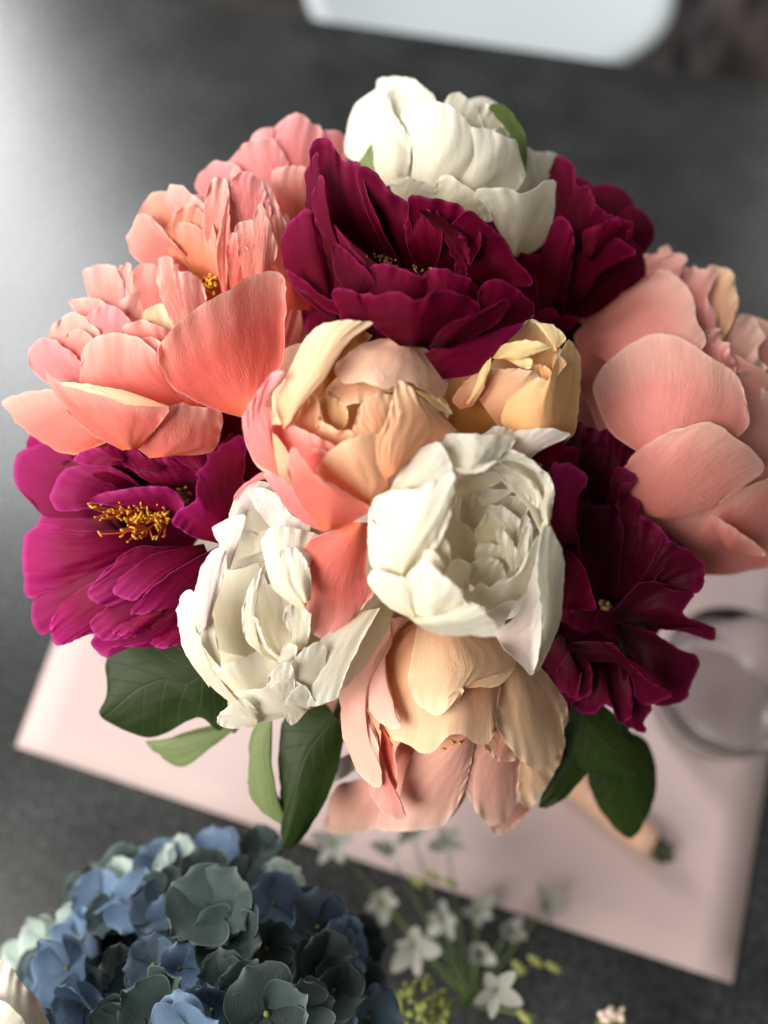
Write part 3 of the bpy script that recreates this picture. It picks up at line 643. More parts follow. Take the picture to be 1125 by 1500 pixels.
P('540,900 500,680 500,480 | 520,350 560,310 620,370 660,400 | 680,620 640,880', o=3, b=-8, ru=1.5, pl=0.8, mat=M['pale_pink'])
P('480,920 455,780 460,660 | 480,560 500,480 510,420 | 510,600 505,920', o=6, b=-6, c=1, mat=M['pale_pink'])
P('520,900 500,700 520,640 | 560,640 600,700 | 620,780 600,880', o=6, b=-5, ru=1.4, pl=0.8, mat=M['coral'])
P('600,900 560,740 540,620 | 590,575 640,600 | 660,760 650,880', o=8, ru=1.2, mat=M['pale_pink'])
P('760,860 670,600 655,450 | 680,380 710,410 760,520 | 810,620 840,800', o=5, mat=M['pale_pink'])
P('700,1000 730,780 770,560 | 810,580 780,700 | 800,860 960,1010', o=3, mat=M['coral'], t=0)
P('640,850 630,660 640,560 | 665,490 700,560 745,680 | 745,740 710,850', o=12, c=3, mat=M['pale_pink'], pl=0.5)
P('930,600 1040,300 1060,100 | 1090,100 1140,280 | 1180,420 1080,520 1000,640', o=1, crop='E', mat=M['coral'], t=-1)
P('350,840 230,680 240,560 | 320,500 420,560 | 460,700 450,840', o=1, b=-8, ru=0.9, c=-3, mat=M['orange'])
P('560,600 520,440 550,360 | 620,340 680,400 | 720,520 680,640', o=5, b=-4, ru=1.0, mat=M['pink'])
f.stamens([(415, 880)], depth_mm=-3, n=46, spread=(11, 13), length=8, aa=1.1)
f.stem()

# ---- coral bloom on the left
f = Bloom('peony_bloom', 'coral peony at the left edge with one broad upright petal', 215, 560, 200, 'coral', dz=0.004, crop='E', bulge=0.5)
f.fill(9, 0.62, o=-16, t=-6); f.core()
P = f.petal
P('420,400 350,220 310,80 | 350,50 420,50 450,90 | 500,200 500,400', o=-10, mat=M['pale_pink'], ru=1)
P('360,420 290,240 260,180 | 330,170 400,200 | 450,320 430,420', o=-8, mat=M['coral'], ru=1)
P('480,360 430,150 445,60 | 490,40 500,80 | 560,200 540,340', o=-9, mat=M['pale_pink'])
P('300,460 200,350 190,290 | 250,235 310,240 | 400,330 380,440', o=-5, mat=M['salmon'])
P('480,400 400,320 410,230 | 480,160 560,140 600,190 | 600,300 540,400', o=-5, b=-4, mat=M['pale_pink'], c=-3)
P('600,360 545,270 540,220 | 600,195 630,230 | 660,290 650,350', o=-3, mat=M['cream_peach'])  # cream colour stands in for a highlight among the ruffles
P('580,380 520,180 500,60 | 560,40 600,60 | 660,200 660,360', o=-6, mat=M['coral'])
P('700,330 620,220 590,90 | 600,30 630,15 680,60 740,90 | 770,180 760,300', o=1, ru=1.5, e=2, mat=M['pale_pink'], c=3)
P('340,560 160,480 105,400 | 130,340 170,320 250,360 | 330,440 400,540', o=-2, mat=M['pink'], ru=1.4)
P('440,440 330,330 320,250 | 380,200 460,220 | 520,320 540,430', o=-5, b=-3, ru=1.0, c=3, mat=M['pink'])
P('620,420 480,360 450,300 | 520,250 600,280 | 680,350 700,430', o=-3, b=-3, ru=1.0, c=3, mat=M['coral'])
P('330,460 230,380 240,320 | 300,290 360,330 | 420,410 420,470', o=-4, ru=1.0, c=3, mat=M['coral'])
P('620,640 340,560 295,420 300,370 | 340,340 430,300 490,310 540,330 | 660,440 780,590', o=1, ru=1.8, e=2.2, pl=0.9, c=4)
P('700,640 560,480 500,340 | 560,320 600,330 660,380 | 740,500 800,600', o=2, ru=1.0)
P('560,770 490,700 540,620 | 630,575 760,575 | 830,600 800,740 660,760', o=3, c=4, t=1, pl=0.6)
P('430,700 260,755 130,690 15,575 | 40,545 110,520 190,510 | 310,570 420,640', o=2, c=6, t=-3)
P('460,740 330,670 235,570 | 165,430 230,490 370,505 500,550 630,572 | 590,650 520,735', o=7, c=7, pl=0.7, mat=M['coral'])
P('630,577 520,572 450,560 380,522 | 230,490 | 330,493 450,513 550,545', o=16, c=1.5, mat=M['cream_peach'], pl=0.1, ru=0.2)  # pale lip strip stands in for the highlight along the fold
P('920,620 780,580 650,505 600,430 590,370 | 640,290 780,180 920,100 1030,70 | 1070,120 1065,300 1050,440 960,600', o=9, c=6, t=15, l=-3, r=13, ru=0.6, pl=0.4)
f.stem()

# ---- magenta bloom, lower left
f = Bloom('peony_bloom', 'open magenta peony with bright yellow stamens at the lower left', 185, 790, 200, 'magenta', dz=0.006, crop='F', bulge=0.40)
f.fill(10, 0.70, o=-30, t=-2, b=0); f.core(o=-40)
P = f.petal
P('640,470 380,480 200,470 100,390 | 60,320 60,250 110,190 | 240,160 420,230 640,400', o=-3, b=-20, c=-3)
P('260,260 120,200 125,130 | 150,130 180,150 | 300,230', o=-5)
P('660,460 420,430 300,450 230,440 | 215,370 250,290 320,260 | 480,270 660,420', o=0, b=-22, c=2)
P('660,470 540,380 460,340 380,300 | 420,240 520,180 650,190 | 760,280 740,460', o=1, b=-26, c=-3, mat=M['wine'])
P('640,460 420,420 380,400 | 430,370 560,350 700,350 | 760,420 700,480', o=0, b=-8, mat=M['magenta'])
P('500,250 400,265 305,240 | 350,200 440,180 480,170 | 500,190 520,220', o=8, ru=1.2, c=3)
P('660,350 540,280 490,190 | 560,180 640,200 | 780,250 820,340', o=4, b=-6, ru=1.2, e=2)
P('640,290 590,280 560,290 530,240 | 500,200 520,180 | 600,220 680,260', o=6, ru=1.0, e=2)
P('840,300 690,215 685,190 | 740,165 830,170 860,190 | 860,260', o=8, c=3)
P('640,520 300,530 200,490 | 110,540 95,650 100,780 | 160,800 400,720 640,600', o=2, b=-16, c=3, t=0, pl=0.9)
P('560,620 300,740 150,800 | 130,880 160,950 210,950 | 280,920 420,820 580,700', o=3, b=-6, c=3)
P('560,680 340,760 220,880 | 210,960 240,1000 | 330,970 470,900 600,740', o=6, b=-5, c=4)
P('760,590 560,600 430,690 | 365,780 400,830 | 480,830 620,770 760,660', o=9, b=-6, c=3)
P('700,810 490,820 375,900 | 400,960 440,980 | 560,960 700,880', o=9, b=-3, c=3, ru=1)
P('840,580 620,630 490,730 | 465,780 510,805 560,810 | 680,740 860,630', o=12, b=-6, c=3)
P('800,760 600,880 400,960 | 380,1010 440,1050 470,1010 | 640,1000 760,950 790,820', o=7, c=3)
P('790,900 660,950 610,980 | 650,1010 700,1005 | 770,985 800,940', o=8, c=2)
P('900,590 720,690 600,790 540,860 | 555,875 580,872 | 700,845 830,770 910,640', o=15, b=-4, c=2, l=3)
P('660,840 530,895 465,940 | 490,958 | 570,930 680,880', o=17, c=2)
f.stamens([(560, 450), (640, 470)], depth_mm=-3, n=56, spread=(27, 15), length=9, lean=(14, 0), aa=1.2, size=0.85)
f.stamens([(450, 465), (530, 535)], depth_mm=0, n=12, spread=(22, 13), length=8, lean=(24, -6), aa=1.3, size=0.85)
f.stamens([(700, 400), (745, 385)], depth_mm=-4, n=20, spread=(10, 12), filament='filament_dark', anther='anther_tan', length=6)
P('940,620 990,400 980,140 | 1020,50 1070,230 | 1110,320 1020,420 960,600', o=4, t=0, mat=M['wine'])
P('880,300 850,100 865,20 | 920,5 1005,30 | 1000,120 940,280', o=4, c=-3, mat=M['wine'])
P('890,320 845,110 850,80 | 880,90 915,160 | 960,130 940,300', o=8, c=3)
P('900,580 760,540 705,495 | 720,460 790,420 810,370 820,290 850,250 870,200 | 980,140 1010,250 1010,400 960,520', o=13, c=6, e=2, ru=0.9, t=3)
f.stem()

# ---- big salmon bloom at the right edge
f = Bloom('peony_bloom', 'large round salmon peony at the right edge of the picture', 1010, 620, 215, 'salmon', dz=0.004, crop='N', bulge=0.72)
f.fill(9, 0.80, o=-10, t=-6); f.core()
P = f.petal
P('900,620 940,440 1000,350 | 1060,370 1090,440 1070,520 | 1200,700 1000,720', o=-12, mat=M['tan_pink'], ru=1.5)
P('760,420 800,240 850,160 | 900,145 960,165 975,230 | 980,330 920,460', o=-9, mat=M['peach'], ru=1)
P('660,300 640,120 650,70 | 690,60 700,90 | 760,220', o=-9)
P('820,480 720,260 745,155 | 800,150 880,150 870,220 850,290 890,340 | 900,420 880,480', o=-5, ru=2, e=3, pl=1.0, mat=M['pale_pink'])
P('860,620 810,460 830,420 | 890,405 940,490 965,570 | 980,640', o=-3, ru=2, e=3, pl=1.0, mat=M['pale_pink'])
P('1000,880 950,680 960,580 | 1060,610 1120,700 1210,760 | 1250,1000 1100,1060', o=-4, ru=2, e=2.5, pl=0.8, mat=M['tan_pink'])
P('330,400 300,330 420,180 520,115 | 640,90 755,100 750,150 | 700,240 580,320 440,380', o=4, c=4, mat=M['pale_pink'], t=0)
P('300,440 280,560 380,800 560,1130 | 850,1250 1200,1300 | 1200,700 700,400 420,380', o=-2, c=6, t=0)
P('380,520 290,440 420,340 600,250 | 640,165 720,180 790,270 810,360 | 840,480 680,560 480,580', o=7, c=3, t=0, pl=0.5, l=2)
P('620,960 460,860 390,740 380,640 | 470,510 600,440 720,440 830,500 960,590 | 1020,720 1030,820 900,920 740,960', o=9, c=5, t=0.5, pl=0.5)
P('760,1330 600,1200 600,1140 | 850,1180 960,1110 1100,1040 1250,980 | 1250,1350 1000,1440 830,1450', o=6, c=6, t=-3)
P('560,1190 470,1080 540,940 640,880 | 720,830 860,805 950,850 1060,940 1090,1020 | 960,1100 850,1190 720,1220', o=12, c=5, t=0.5, pl=0.5)
P('930,1330 870,1190 | 960,1250 1100,1350 | 1080,1372 980,1350', o=15, c=2, mat=M['pale_pink'], t=3)
f.stem()

# ---- peach bloom at the centre
f = Bloom('peony_bloom', 'half-open peach peony at the centre with one coral petal hanging over the white bloom', 515, 605, 155, 'peach', dz=0.0, crop='G', bulge=0.4)
f.fill(8, 0.75, o=-22, t=-2); f.core()
P = f.petal
P('520,560 380,420 430,260 | 640,180 900,200 1000,330 | 960,480 740,600', o=-20, mat=M['ochre_shade'], c=-4)
P('540,600 440,490 420,420 | 500,400 560,450 | 600,520 580,590', o=-9, b=-8, mat=M['apricot'])
P('430,480 395,420 400,370 | 450,290 485,270 475,350 | 450,430', o=-3, mat=M['apricot'], ru=1)
P('600,330 500,330 470,400 | 550,442 620,430 740,385 | 840,340 780,280', o=-4, c=4, mat=M['peach'])
P('470,580 430,480 425,420 | 480,400 550,450 | 555,530 520,565', o=-3, ru=1, mat=M['apricot'])
P('760,110 600,160 500,260 | 530,325 570,345 640,330 740,365 820,330 930,370 1010,405 | 1045,340 1015,240 880,120', o=3, c=7, t=0, b=-2, mat=M['peach_fleck'])
P('420,400 480,240 | 560,120 680,58 690,75 | 640,150 560,240 480,330', o=0, mat=M['ochre_shade'])
P('320,680 240,560 250,480 | 330,470 400,390 | 430,500 420,640', o=0, c=3, mat=M['peach'])
P('250,560 215,420 290,260 330,160 400,70 | 500,40 600,28 680,45 | 600,90 510,160 470,240 420,350 310,490', o=9, c=5, t=2, mat=M['cream_peach'], pl=0.4)
P('440,660 395,560 415,505 | 470,540 530,570 580,580 | 560,660', o=2, ru=1.4, e=2)
P('340,780 240,620 185,540 | 260,530 340,565 430,600 | 500,650 480,780 400,820', o=4, c=4, mat=M['coral'], t=3)
P('480,730 400,690 380,655 | 430,655 490,690', o=7, mat=M['coral'])
P('680,680 580,580 600,520 | 650,410 760,390 | 840,480 780,660', o=4, c=4, mat=M['peach'], pl=0.8)
P('1000,400 1030,480 | 1045,510 | 1050,450 1010,395', o=6, mat=M['butter'], n=10)
P('890,370 960,430 1010,470 | 1075,485 | 1010,425 940,382', o=7, mat=M['butter'], n=14)
P('730,815 680,760 665,680 700,600 755,520 | 790,350 825,330 900,390 | 1000,480 1085,575 1000,640 850,720', o=10, c=7, pl=1.0, ru=1.2, mat=M['peach'])
P('640,960 500,850 405,770 | 450,690 540,620 700,580 | 700,680 740,800 780,860 690,960', o=8, c=6, pl=0.8, mat=M['peach'])
P('430,1050 310,890 268,760 | 290,650 350,710 410,780 | 560,880 670,940 600,1000 510,1042', o=14, c=8, mat=M['coral'], t=4)
P('225,790 100,700 50,560 | 60,480 110,410 190,290 255,275 | 240,310 160,400 145,430 180,490 195,620', o=14, c=3, mat=M['pink'], pl=0.5)
P('470,1064 350,1012 240,900 180,810 | 150,780 200,770 290,840 | 340,910 420,1020', o=10, c=2, mat=M['pink'])
P('220,800 100,805 40,870 | 15,900 | 40,845 130,772 190,770', o=10, c=1, mat=M['pink'])
P('940,300 850,335 720,390 660,500 640,600 | 680,780 740,880 810,920 880,900 | 980,740 1050,660 1010,560 1022,300', o=13, c=7, crop='J', mat=M['coral'], t=3)
f.stem()

# ---- small apricot bloom
f = Bloom('peony_bloom', 'small half-closed apricot peony between the burgundy and the central white bloom', 775, 570, 100, 'apricot', dz=-0.001, crop='H', bulge=0.55)
f.fill(7, 0.72, o=-16, t=-3); f.core()
P = f.petal
P('330,900 120,830 60,620 | 120,470 250,440 | 380,560 500,880', o=-14, mat=M['ochre_shade'], t=0)
P('430,360 470,240 590,115 | 640,90 700,100 | 780,200 820,320 640,380', o=-7, mat=M['apricot'], c=-4)
P('640,420 640,340 | 740,290 800,300 | 825,370 800,460', o=-4, mat=M['apricot'])
P('680,470 650,400 | 720,390 790,440 | 780,500', o=-2, mat=M['apricot'])
P('280,620 310,470 360,425 480,425 | 640,430 690,460 | 680,540 620,700 420,820', o=-4, c=3, mat=M['peach'])
P('470,356 560,356 640,350 | 655,390 630,425 | 560,400', o=1, mat=M['butter'])
P('375,350 430,275 500,240 | 640,235 780,275 | 680,315 560,350 460,356', o=4, c=3, mat=M['butter'])
P('160,700 110,620 290,430 | 330,420 345,470 | 300,600 240,680', o=-3, mat=M['peach'])
P('200,660 315,490 325,400 290,310 | 250,285 300,272 350,290 | 375,350 360,430 310,560 230,670', o=3, c=2, mat=M['butter'])
P('810,300 770,200 700,115 | 660,85 800,140 870,180 892,222 | 840,260 830,300', o=5, c=2, mat=M['butter'])
P('560,880 445,790 480,650 540,600 | 620,520 720,485 770,510 830,340 900,215 | 970,330 982,550 970,720 925,890 720,900', o=5, c=9, t=0)
P('770,515 800,430 815,320 | 840,330 890,390 | 850,450 800,500', o=9, mat=M['apricot'], ru=0.8, e=2)
P('540,1000 535,860 | 680,838 830,843 915,880 | 740,960 640,1040', o=10, c=2, mat=M['blush'])
f.stem()

# ---- central white bloom
f = Bloom('peony_bloom', 'cupped white peony at the centre front with many inner petals', 688, 790, 150, 'white', dz=-0.010, crop='I', bulge=0.5)
f.fill(8, 0.85, o=-24, t=4); f.core()
P = f.petal
P('560,1000 440,820 420,600 | 470,400 640,330 880,400 | 960,600 900,850 740,1020', o=-20, c=-8, t=0, mat=M['cream'])
P('470,780 430,640 490,420 | 520,400 525,540 | 570,590 620,680 610,780', o=-11, mat=M['cream'], b=-4)
P('540,640 515,560 515,440 | 600,405 670,470 | 668,560 610,640', o=-14, mat=M['cream'], b=-4)
P('660,740 595,620 660,550 | 670,490 750,500 | 770,600 750,720', o=-9, mat=M['cream'])
P('640,480 600,400 | 700,390 810,390 | 720,450 680,470', o=-6, mat=M['white'])
P('880,620 760,480 700,450 | 760,420 850,430 | 900,520', o=-9, mat=M['cream'], ru=1)
P('800,620 680,520 685,475 | 760,485 840,550 | 830,610', o=-6, mat=M['white'], ru=1)
P('770,700 760,560 820,430 | 850,420 880,460 | 880,600 820,720', o=-8, mat=M['cream'])
P('850,800 830,680 840,560 | 870,520 900,560 | 910,660 880,800', o=-6, mat=M['white'], ru=1)
P('800,840 740,700 720,610 | 750,605 800,660 | 840,760 800,850', o=-4, mat=M['white'], ru=1)
P('830,800 815,740 860,620 | 885,560 895,600 | 880,720 850,800', o=-2, mat=M['white'])
P('690,860 605,760 620,680 | 700,680 750,700 | 780,790 760,870', o=-7, mat=M['cream'])
P('640,940 555,860 600,770 | 690,750 740,780 | 770,860 720,950', o=-5, mat=M['cream'])
P('540,960 440,830 445,800 | 500,755 570,790 | 570,870 560,950', o=-3, mat=M['white'])
P('545,940 530,900 548,810 | 560,815 | 562,870', o=0, mat=M['white'], n=12)
P('640,1010 530,950 520,910 | 580,930 640,890 | 700,930 700,1000', o=-1, mat=M['cream'], ru=1)
P('500,430 475,360 | 560,310 640,300 780,300 | 740,350 620,400', o=-1, mat=M['cream'])
P('955,640 890,490 790,370 | 730,315 820,310 | 900,390 960,490 975,590', o=-1, c=2, mat=M['white'])
P('760,360 720,300 700,260 | 830,270 920,370 960,440 | 950,500 850,400', o=1, c=2)
P('660,1050 650,940 740,870 | 840,840 920,660 945,640 | 935,740 890,900 800,1010', o=2, c=3, t=2)
P('960,520 950,420 890,330 730,245 | 755,190 830,190 970,290 1000,340 | 1015,380 1010,480 985,570 945,650', o=5, c=-4, mat=M['cream'])
P('975,600 955,480 970,400 965,320 | 985,300 1015,380 | 1012,450 1005,540', o=8, c=2, ru=0.6, e=2)
P('720,245 745,200 | 800,180 900,230 990,320 | 960,310 860,250 790,230', o=7, c=1)
P('640,160 630,110 | 720,50 800,80 | 815,130 760,180', o=2, c=3)
P('500,310 460,210 400,130 | 460,90 620,100 720,100 810,110 | 800,165 720,240 640,300', o=7, c=7, pl=0.5)
P('480,262 520,278 580,267 | 680,245 722,238 | 640,292 560,302 490,292', o=11, c=1)
P('160,410 100,365 130,320 | 180,280 220,260 | 220,340', o=3, mat=M['blush'], n=12)
P('150,400 180,330 270,200 | 390,140 440,180 470,240 | 475,320 340,395 230,412', o=10, c=7, pl=0.5)
P('440,850 385,780 388,700 | 420,640 462,690 | 468,770', o=6, c=2)
P('180,800 55,640 38,500 70,440 | 150,395 300,380 470,300 490,360 | 470,520 440,620 380,712 300,800 240,870', o=12, c=8, pl=0.6)
P('250,890 80,830 40,700 38,540 | 130,640 200,760 | 250,860', o=12, c=2, pl=0.5)
P('270,1075 150,1015 35,885 | 60,815 150,835 245,870 | 290,920 300,1060', o=14, c=5, pl=0.7)
P('420,880 300,800 290,700 | 340,705 385,715 | 440,800', o=11, c=2)
P('290,1090 270,930 240,850 | 340,770 410,830 510,910 530,1000 | 500,1070 400,1120', o=16, c=7, pl=0.7)
P('640,1060 740,1005 | 780,985 830,985 | 770,1040 755,1110 700,1150', o=7, c=1)
P('250,1070 400,1060 500,1030 | 580,1000 680,1070 725,1150 | 680,1170 450,1162 330,1132', o=19, c=6, pl=0.7, ru=0.7)
P('700,1150 820,1060 860,980 920,780 945,640 | 940,800 950,1000 960,1100 | 945,1240 905,1372 860,1330 760,1240', o=8, l=-6, r=5, c=-2, mat=M['blush'], pl=0.2)  # shaded half of the fold, its shade put into the blush colour
P('905,1374 950,1170 960,1000 930,800 950,640 | 985,575 1050,680 | 1075,830 1060,1050 1000,1230 940,1350', o=12, r=-8, c=2, pl=0.3)
f.stem()

# ---- white bloom, lower left of centre
f = Bloom('peony_bloom', 'creamy white peony with an open cup, half covered by the hanging coral petal', 400, 885, 165, 'white', dz=0.004, crop='J', bulge=0.45)
f.fill(8, 0.72, o=-26, t=2, mat='cream'); f.core()
P = f.petal
P('480,1180 200,1050 190,740 | 260,420 400,240 520,260 | 680,500 800,900 640,1180', o=-22, c=-6, t=0, mat=M['cream'])
P('420,1000 220,940 200,740 | 270,560 420,500 | 540,700 540,940', o=-13, c=-3, mat=M['cream'], ru=0.3, pl=0.15)
P('300,548 340,490 480,450 | 490,480 | 380,532', o=-2, mat=M['white'])
P('240,460 300,260 340,170 | 400,90 510,100 | 560,170 450,220 380,280 280,420', o=2, c=4, mat=M['blush'])
P('300,545 265,440 215,345 | 260,300 380,260 | 355,380 310,520', o=8, c=3, mat=M['blush'])
P('440,1290 280,1180 190,1070 | 300,1020 420,980 540,940 | 640,1050 600,1240', o=-3, b=6, c=-5, mat=M['cream'], t=-8)
P('600,1040 440,960 415,800 | 430,650 520,620 620,700 | 650,850 640,1000', o=-6, c=-5, mat=M['cream'], b=-3)
P('475,980 385,900 370,760 | 400,640 500,500 | 445,640 412,760 432,860', o=3, c=3, mat=M['white'])
P('570,1025 465,930 420,800 | 440,800 500,930 570,1000 | 600,1020', o=3, c=1.5, mat=M['white'], n=16)
P('615,1020 555,1015 600,930 | 650,940 |645,1000', o=6, c=2, n=14)
P('640,960 600,850 585,770 | 610,720 670,710 | 720,860 690,950', o=4, ru=1.4, e=2)
P('540,360 450,240 405,130 | 530,140 620,260 720,330 | 640,380', o=5, c=3, mat=M['blush'])
P('680,760 530,640 480,490 470,390 | 520,330 620,330 770,365 | 720,450 690,560 700,720', o=8, c=5, ru=1.2, pl=0.9)
P('680,720 600,600 560,460 | 600,440 660,440 | 720,560 720,700', o=10, c=3, ru=1.2)
P('260,1050 200,980 145,870 | 180,800 215,780 | 240,900', o=6, c=2)
P('150,880 113,760 130,620 | 200,460 270,430 | 283,540 235,700 205,800', o=11, c=5, mat=M['blush'], pl=0.4)
P('200,1150 80,980 40,830 | 50,690 115,655 | 125,800 145,960 200,1100', o=6, c=5, pl=0.4)
P('340,1250 190,1130 128,960 | 130,870 160,920 | 210,1060 340,1190', o=9, c=3, ru=0.8)
P('640,1290 420,1330 300,1230 | 340,1180 480,1150 620,1110 | 720,1180 720,1260', o=7, c=5, ru=0.6, e=1)
P('440,1350 360,1362 240,1335 | 245,1300 300,1240 370,1210 | 430,1250 450,1300', o=12, c=3, ru=0.9, e=1.2)
P('560,1230 505,1210 495,1110 | 560,1030 620,1040 | 640,1140 600,1200', o=9, c=3)
P('980,760 800,880 660,1060 575,1220 | 600,1255 740,1242 860,1200 | 900,1080 990,900 1080,740', o=5, c=6, t=0, r=9, mat=M['white'])
P('1080,600 900,800 780,960 | 760,1160 900,1150 | 1060,950 1150,760', o=-1, c=5, t=2, mat=M['white'])
P('700,1220 600,1140 630,1020 | 720,930 790,930 | 800,1040 780,1180', o=8, ru=0.7, e=1)
P('700,1270 630,1345 598,1320 | 590,1220 680,1140 | 740,1220', o=8, c=2, ru=0.5)
f.stem()

# ---- burgundy bloom on the right, its shade put into the petal colour
f = Bloom('peony_bloom', 'ragged burgundy peony with shade in its petal colour at the right, below the salmon bloom', 885, 830, 190, 'wine_shaded', dz=0.024, crop='M', bulge=0.35)
f.fill(8, 0.55, o=-34, t=-2, b=0); f.core(o=-44)
P = f.petal
P('360,520 260,300 235,180 235,60 | 300,45 380,70 455,75 465,130 510,150 | 470,230 450,330 460,500', o=3, b=-30, c=3, ru=1.5, e=2.5)
P('380,480 390,340 430,240 | 500,270 518,310 | 450,320 430,480', o=6, b=-20, c=3)
P('330,900 240,620 240,430 | 400,420 440,480 | 560,560 580,700 430,880', o=-6, b=-24, c=-3)
P('420,880 450,600 430,370 | 520,390 560,470 680,560 690,620 | 620,740 500,860', o=1, b=-28, ru=1.5, e=2)
P('500,830 610,640 640,560 | 700,600 790,640 830,690 820,810 | 700,815 600,790', o=6, b=-20, c=4, ru=1.4, e=2)
P('400,920 520,790 640,780 | 780,820 740,920 870,990 870,1050 800,1000 | 680,998 550,990', o=0, b=-20, e=1.5)
P('420,960 560,1000 680,1060 | 780,1120 820,1165 770,1250 760,1310 | 680,1350 560,1310 440,1080', o=1, b=-20, c=3, e=2)
P('420,1100 460,1300 460,1440 | 510,1480 560,1480 545,1430 590,1370 | 570,1300', o=2, e=2)
P('240,1040 230,1200 230,1340 | 320,1395 380,1360 430,1420 490,1410 | 490,1280 450,1100', o=5, b=-20, c=4, e=2, ru=1.2)
P('220,1060 300,1050 400,1060 440,1100 | 540,1220 690,1300 600,1340 | 540,1330 450,1165 300,1142 220,1112', o=11, c=4, e=1.5)
P('160,1020 100,1100 65,1190 | 130,1300 190,1390 230,1340 | 310,1280 290,1140 200,1040', o=9, c=4, ru=1.2)
P('200,1100 140,1210 | 170,1290 240,1310 | 260,1200', o=13, c=3)
P('220,950 170,960 160,880 | 210,885 | 225,920', o=8)
P('150,900 160,740 185,630 | 270,700 330,880 | 310,905 230,900', o=9, c=4, mat=M['wine'])
P('160,280 40,205 55,145 | 110,95 165,70 175,110 | 240,150 230,260', o=14, c=4, ru=1.5, e=2.5, mat=M['wine'])
P('220,260 190,150 225,90 | 250,25 268,50 | 255,120 260,240', o=12, ru=1, e=2)
P('120,600 110,420 105,260 | 150,230 220,225 285,290 | 245,370 225,440 250,590', o=15, c=5, ru=1.2, e=2, mat=M['magenta'])  # left petal coloured magenta as the lit side of the bloom
P('200,700 150,600 160,560 | 240,540 | 250,640', o=10)
f.stamens([(375, 880)], depth_mm=-20, n=12, spread=(9, 9), filament='filament_dark', anther='anther_tan', length=6)
f.stem()

# ---- peach bloom at the bottom
f = Bloom('peony_bloom', 'drooping peach peony at the bottom of the bouquet with a pink fold on its left', 655, 1050, 170, 'peach', dz=-0.002, crop='K', bulge=0.8)
f.fill(7, 0.50, o=-10, t=-6); f.core()
P = f.petal
P('620,480 420,520 340,620 340,780 | 260,930 400,945 520,920 620,840 | 680,660 700,520', o=-14, c=-3, mat=M['tan_pink'], pl=1.0, ru=1.5)
P('330,640 200,720 100,760 35,880 | 60,950 160,950 250,940 | 330,880 360,740', o=-20, c=3, mat=M['tan_pink'], pl=1.0, ru=1.0)
P('240,560 80,660 0,740 | 50,755 | 170,690 240,640', o=-24, c=2, mat=M['blush'])
P('780,520 640,620 640,780 | 700,880 760,920 820,890 | 870,740 880,580', o=-10, c=4, mat=M['blush_peach'], pl=0.6, ru=1.2)
P('900,800 770,890 745,940 | 770,965 840,935 | 910,860', o=-22, mat=M['tan_pink'])
P('820,500 720,545 725,600 | 780,650 830,650 | 890,620 880,520', o=-10, c=2, mat=M['peach'])
P('860,620 790,720 795,780 | 825,790 860,740 | 885,640', o=-12, mat=M['coral'])
P('880,600 860,740 880,835 | 910,845 960,790 1040,650 | 1055,540 960,560', o=-8, c=4, r=4, mat=M['cream_peach'])
P('800,150 765,350 770,500 | 820,590 900,660 970,680 1040,600 | 1070,470 1050,380 960,250 870,150', o=0, c=7, r=5, pl=0.5, mat=M['cream_peach'])
P('430,60 300,180 310,400 280,510 | 360,570 480,612 560,550 630,540 690,580 760,530 | 780,380 800,130 620,60', o=3, c=8, pl=0.6, ru=0.7, mat=M['peach'], e=1.5)
P('620,520 430,600 380,760 | 330,930 460,945 560,900 | 640,760 680,560', o=-8, c=4, mat=M['blush_peach'], pl=0.6, ru=1.2)
f.stamens([(500, 590), (580, 575)], depth_mm=-6, n=4, spread=(26, 5), length=8)
P('440,60 400,300 430,400 | 480,440 540,450 600,390 630,340 | 740,320 850,255 820,180 700,60', o=8, c=6, pl=0.7, mat=M['cream_peach'])
P('620,345 700,335 780,328 | 852,253 | 770,288 690,308', o=12, c=1.5, mat=M['cream_peach'], n=16)
P('600,412 563,388 | 615,340 632,350', o=12, mat=M['cream_peach'], n=12)
P('420,30 300,180 335,400 | 365,490 320,512 270,480 | 205,385 170,250 260,60', o=9, c=6, mat=M['blush_peach'])
P('320,40 160,180 108,300 118,500 160,650 | 230,740 280,760 285,700 | 265,560 225,385 330,150', o=12, c=5, mat=M['blush_peach'], pl=0.4)
P('285,500 282,650 300,720 | 335,785 352,720 | 335,580', o=6, mat=M['coral'], c=2)
P('205,400 232,560 270,690 230,760 | 290,870 370,897 387,880 | 345,780 290,690 275,540', o=10, c=4, mat=M['pale_pink'], ru=1.2, pl=0.8)
P('640,1270 720,1380 | 880,1420 900,1300 | 880,1200 760,1200', o=-22, crop='J', mat=M['tan_pink'])
f.stem()

# ------------------------------------------------------------------ leaves tucked under the blooms
def leaf(label, spec, crop, mat, dz, c=2.0, t=-6, tilt_l=0, tilt_r=0, group='leaves under the bouquet'):
    seg = parse(spec, crop); pts = np.array(sum(seg, [])); cx, cy = pts.mean(0)
    b = Bloom('peony_leaf', label, float(cx), float(cy), 150, 'leaf', group, bulge=0.1, dz=dz, crop=crop, cat='leaf')
    b.petal(spec, o=0, t=t, c=c, l=tilt_l, r=tilt_r, mat=M[mat], ru=0.7, pl=0.25, e=0.7, name='blade', th=0.0004)
    p0 = (np.array(seg[0][0]) + np.array(seg[-1][-1])) / 2
    P0 = Vector(unproj(*p0, float(b.depth(p0[None])[0]) + 0.002)); P1 = Vector((0.0, 0.215, 0.15))
    V, F = tube(spline([P0 - b.origin, P0.lerp(P1, 0.5) - b.origin, P1 - b.origin], 10), 0.0014, 6)
    link('stalk', py_mesh('stalk', V, F), M['stem'], b.t)
    return b
leaf('broad dark green leaf below the magenta bloom', '520,40 340,60 275,120 280,200 | 258,257 | 330,300 410,315 510,262 570,300 600,200', 'R', 'leaf', 0.004, c=4)
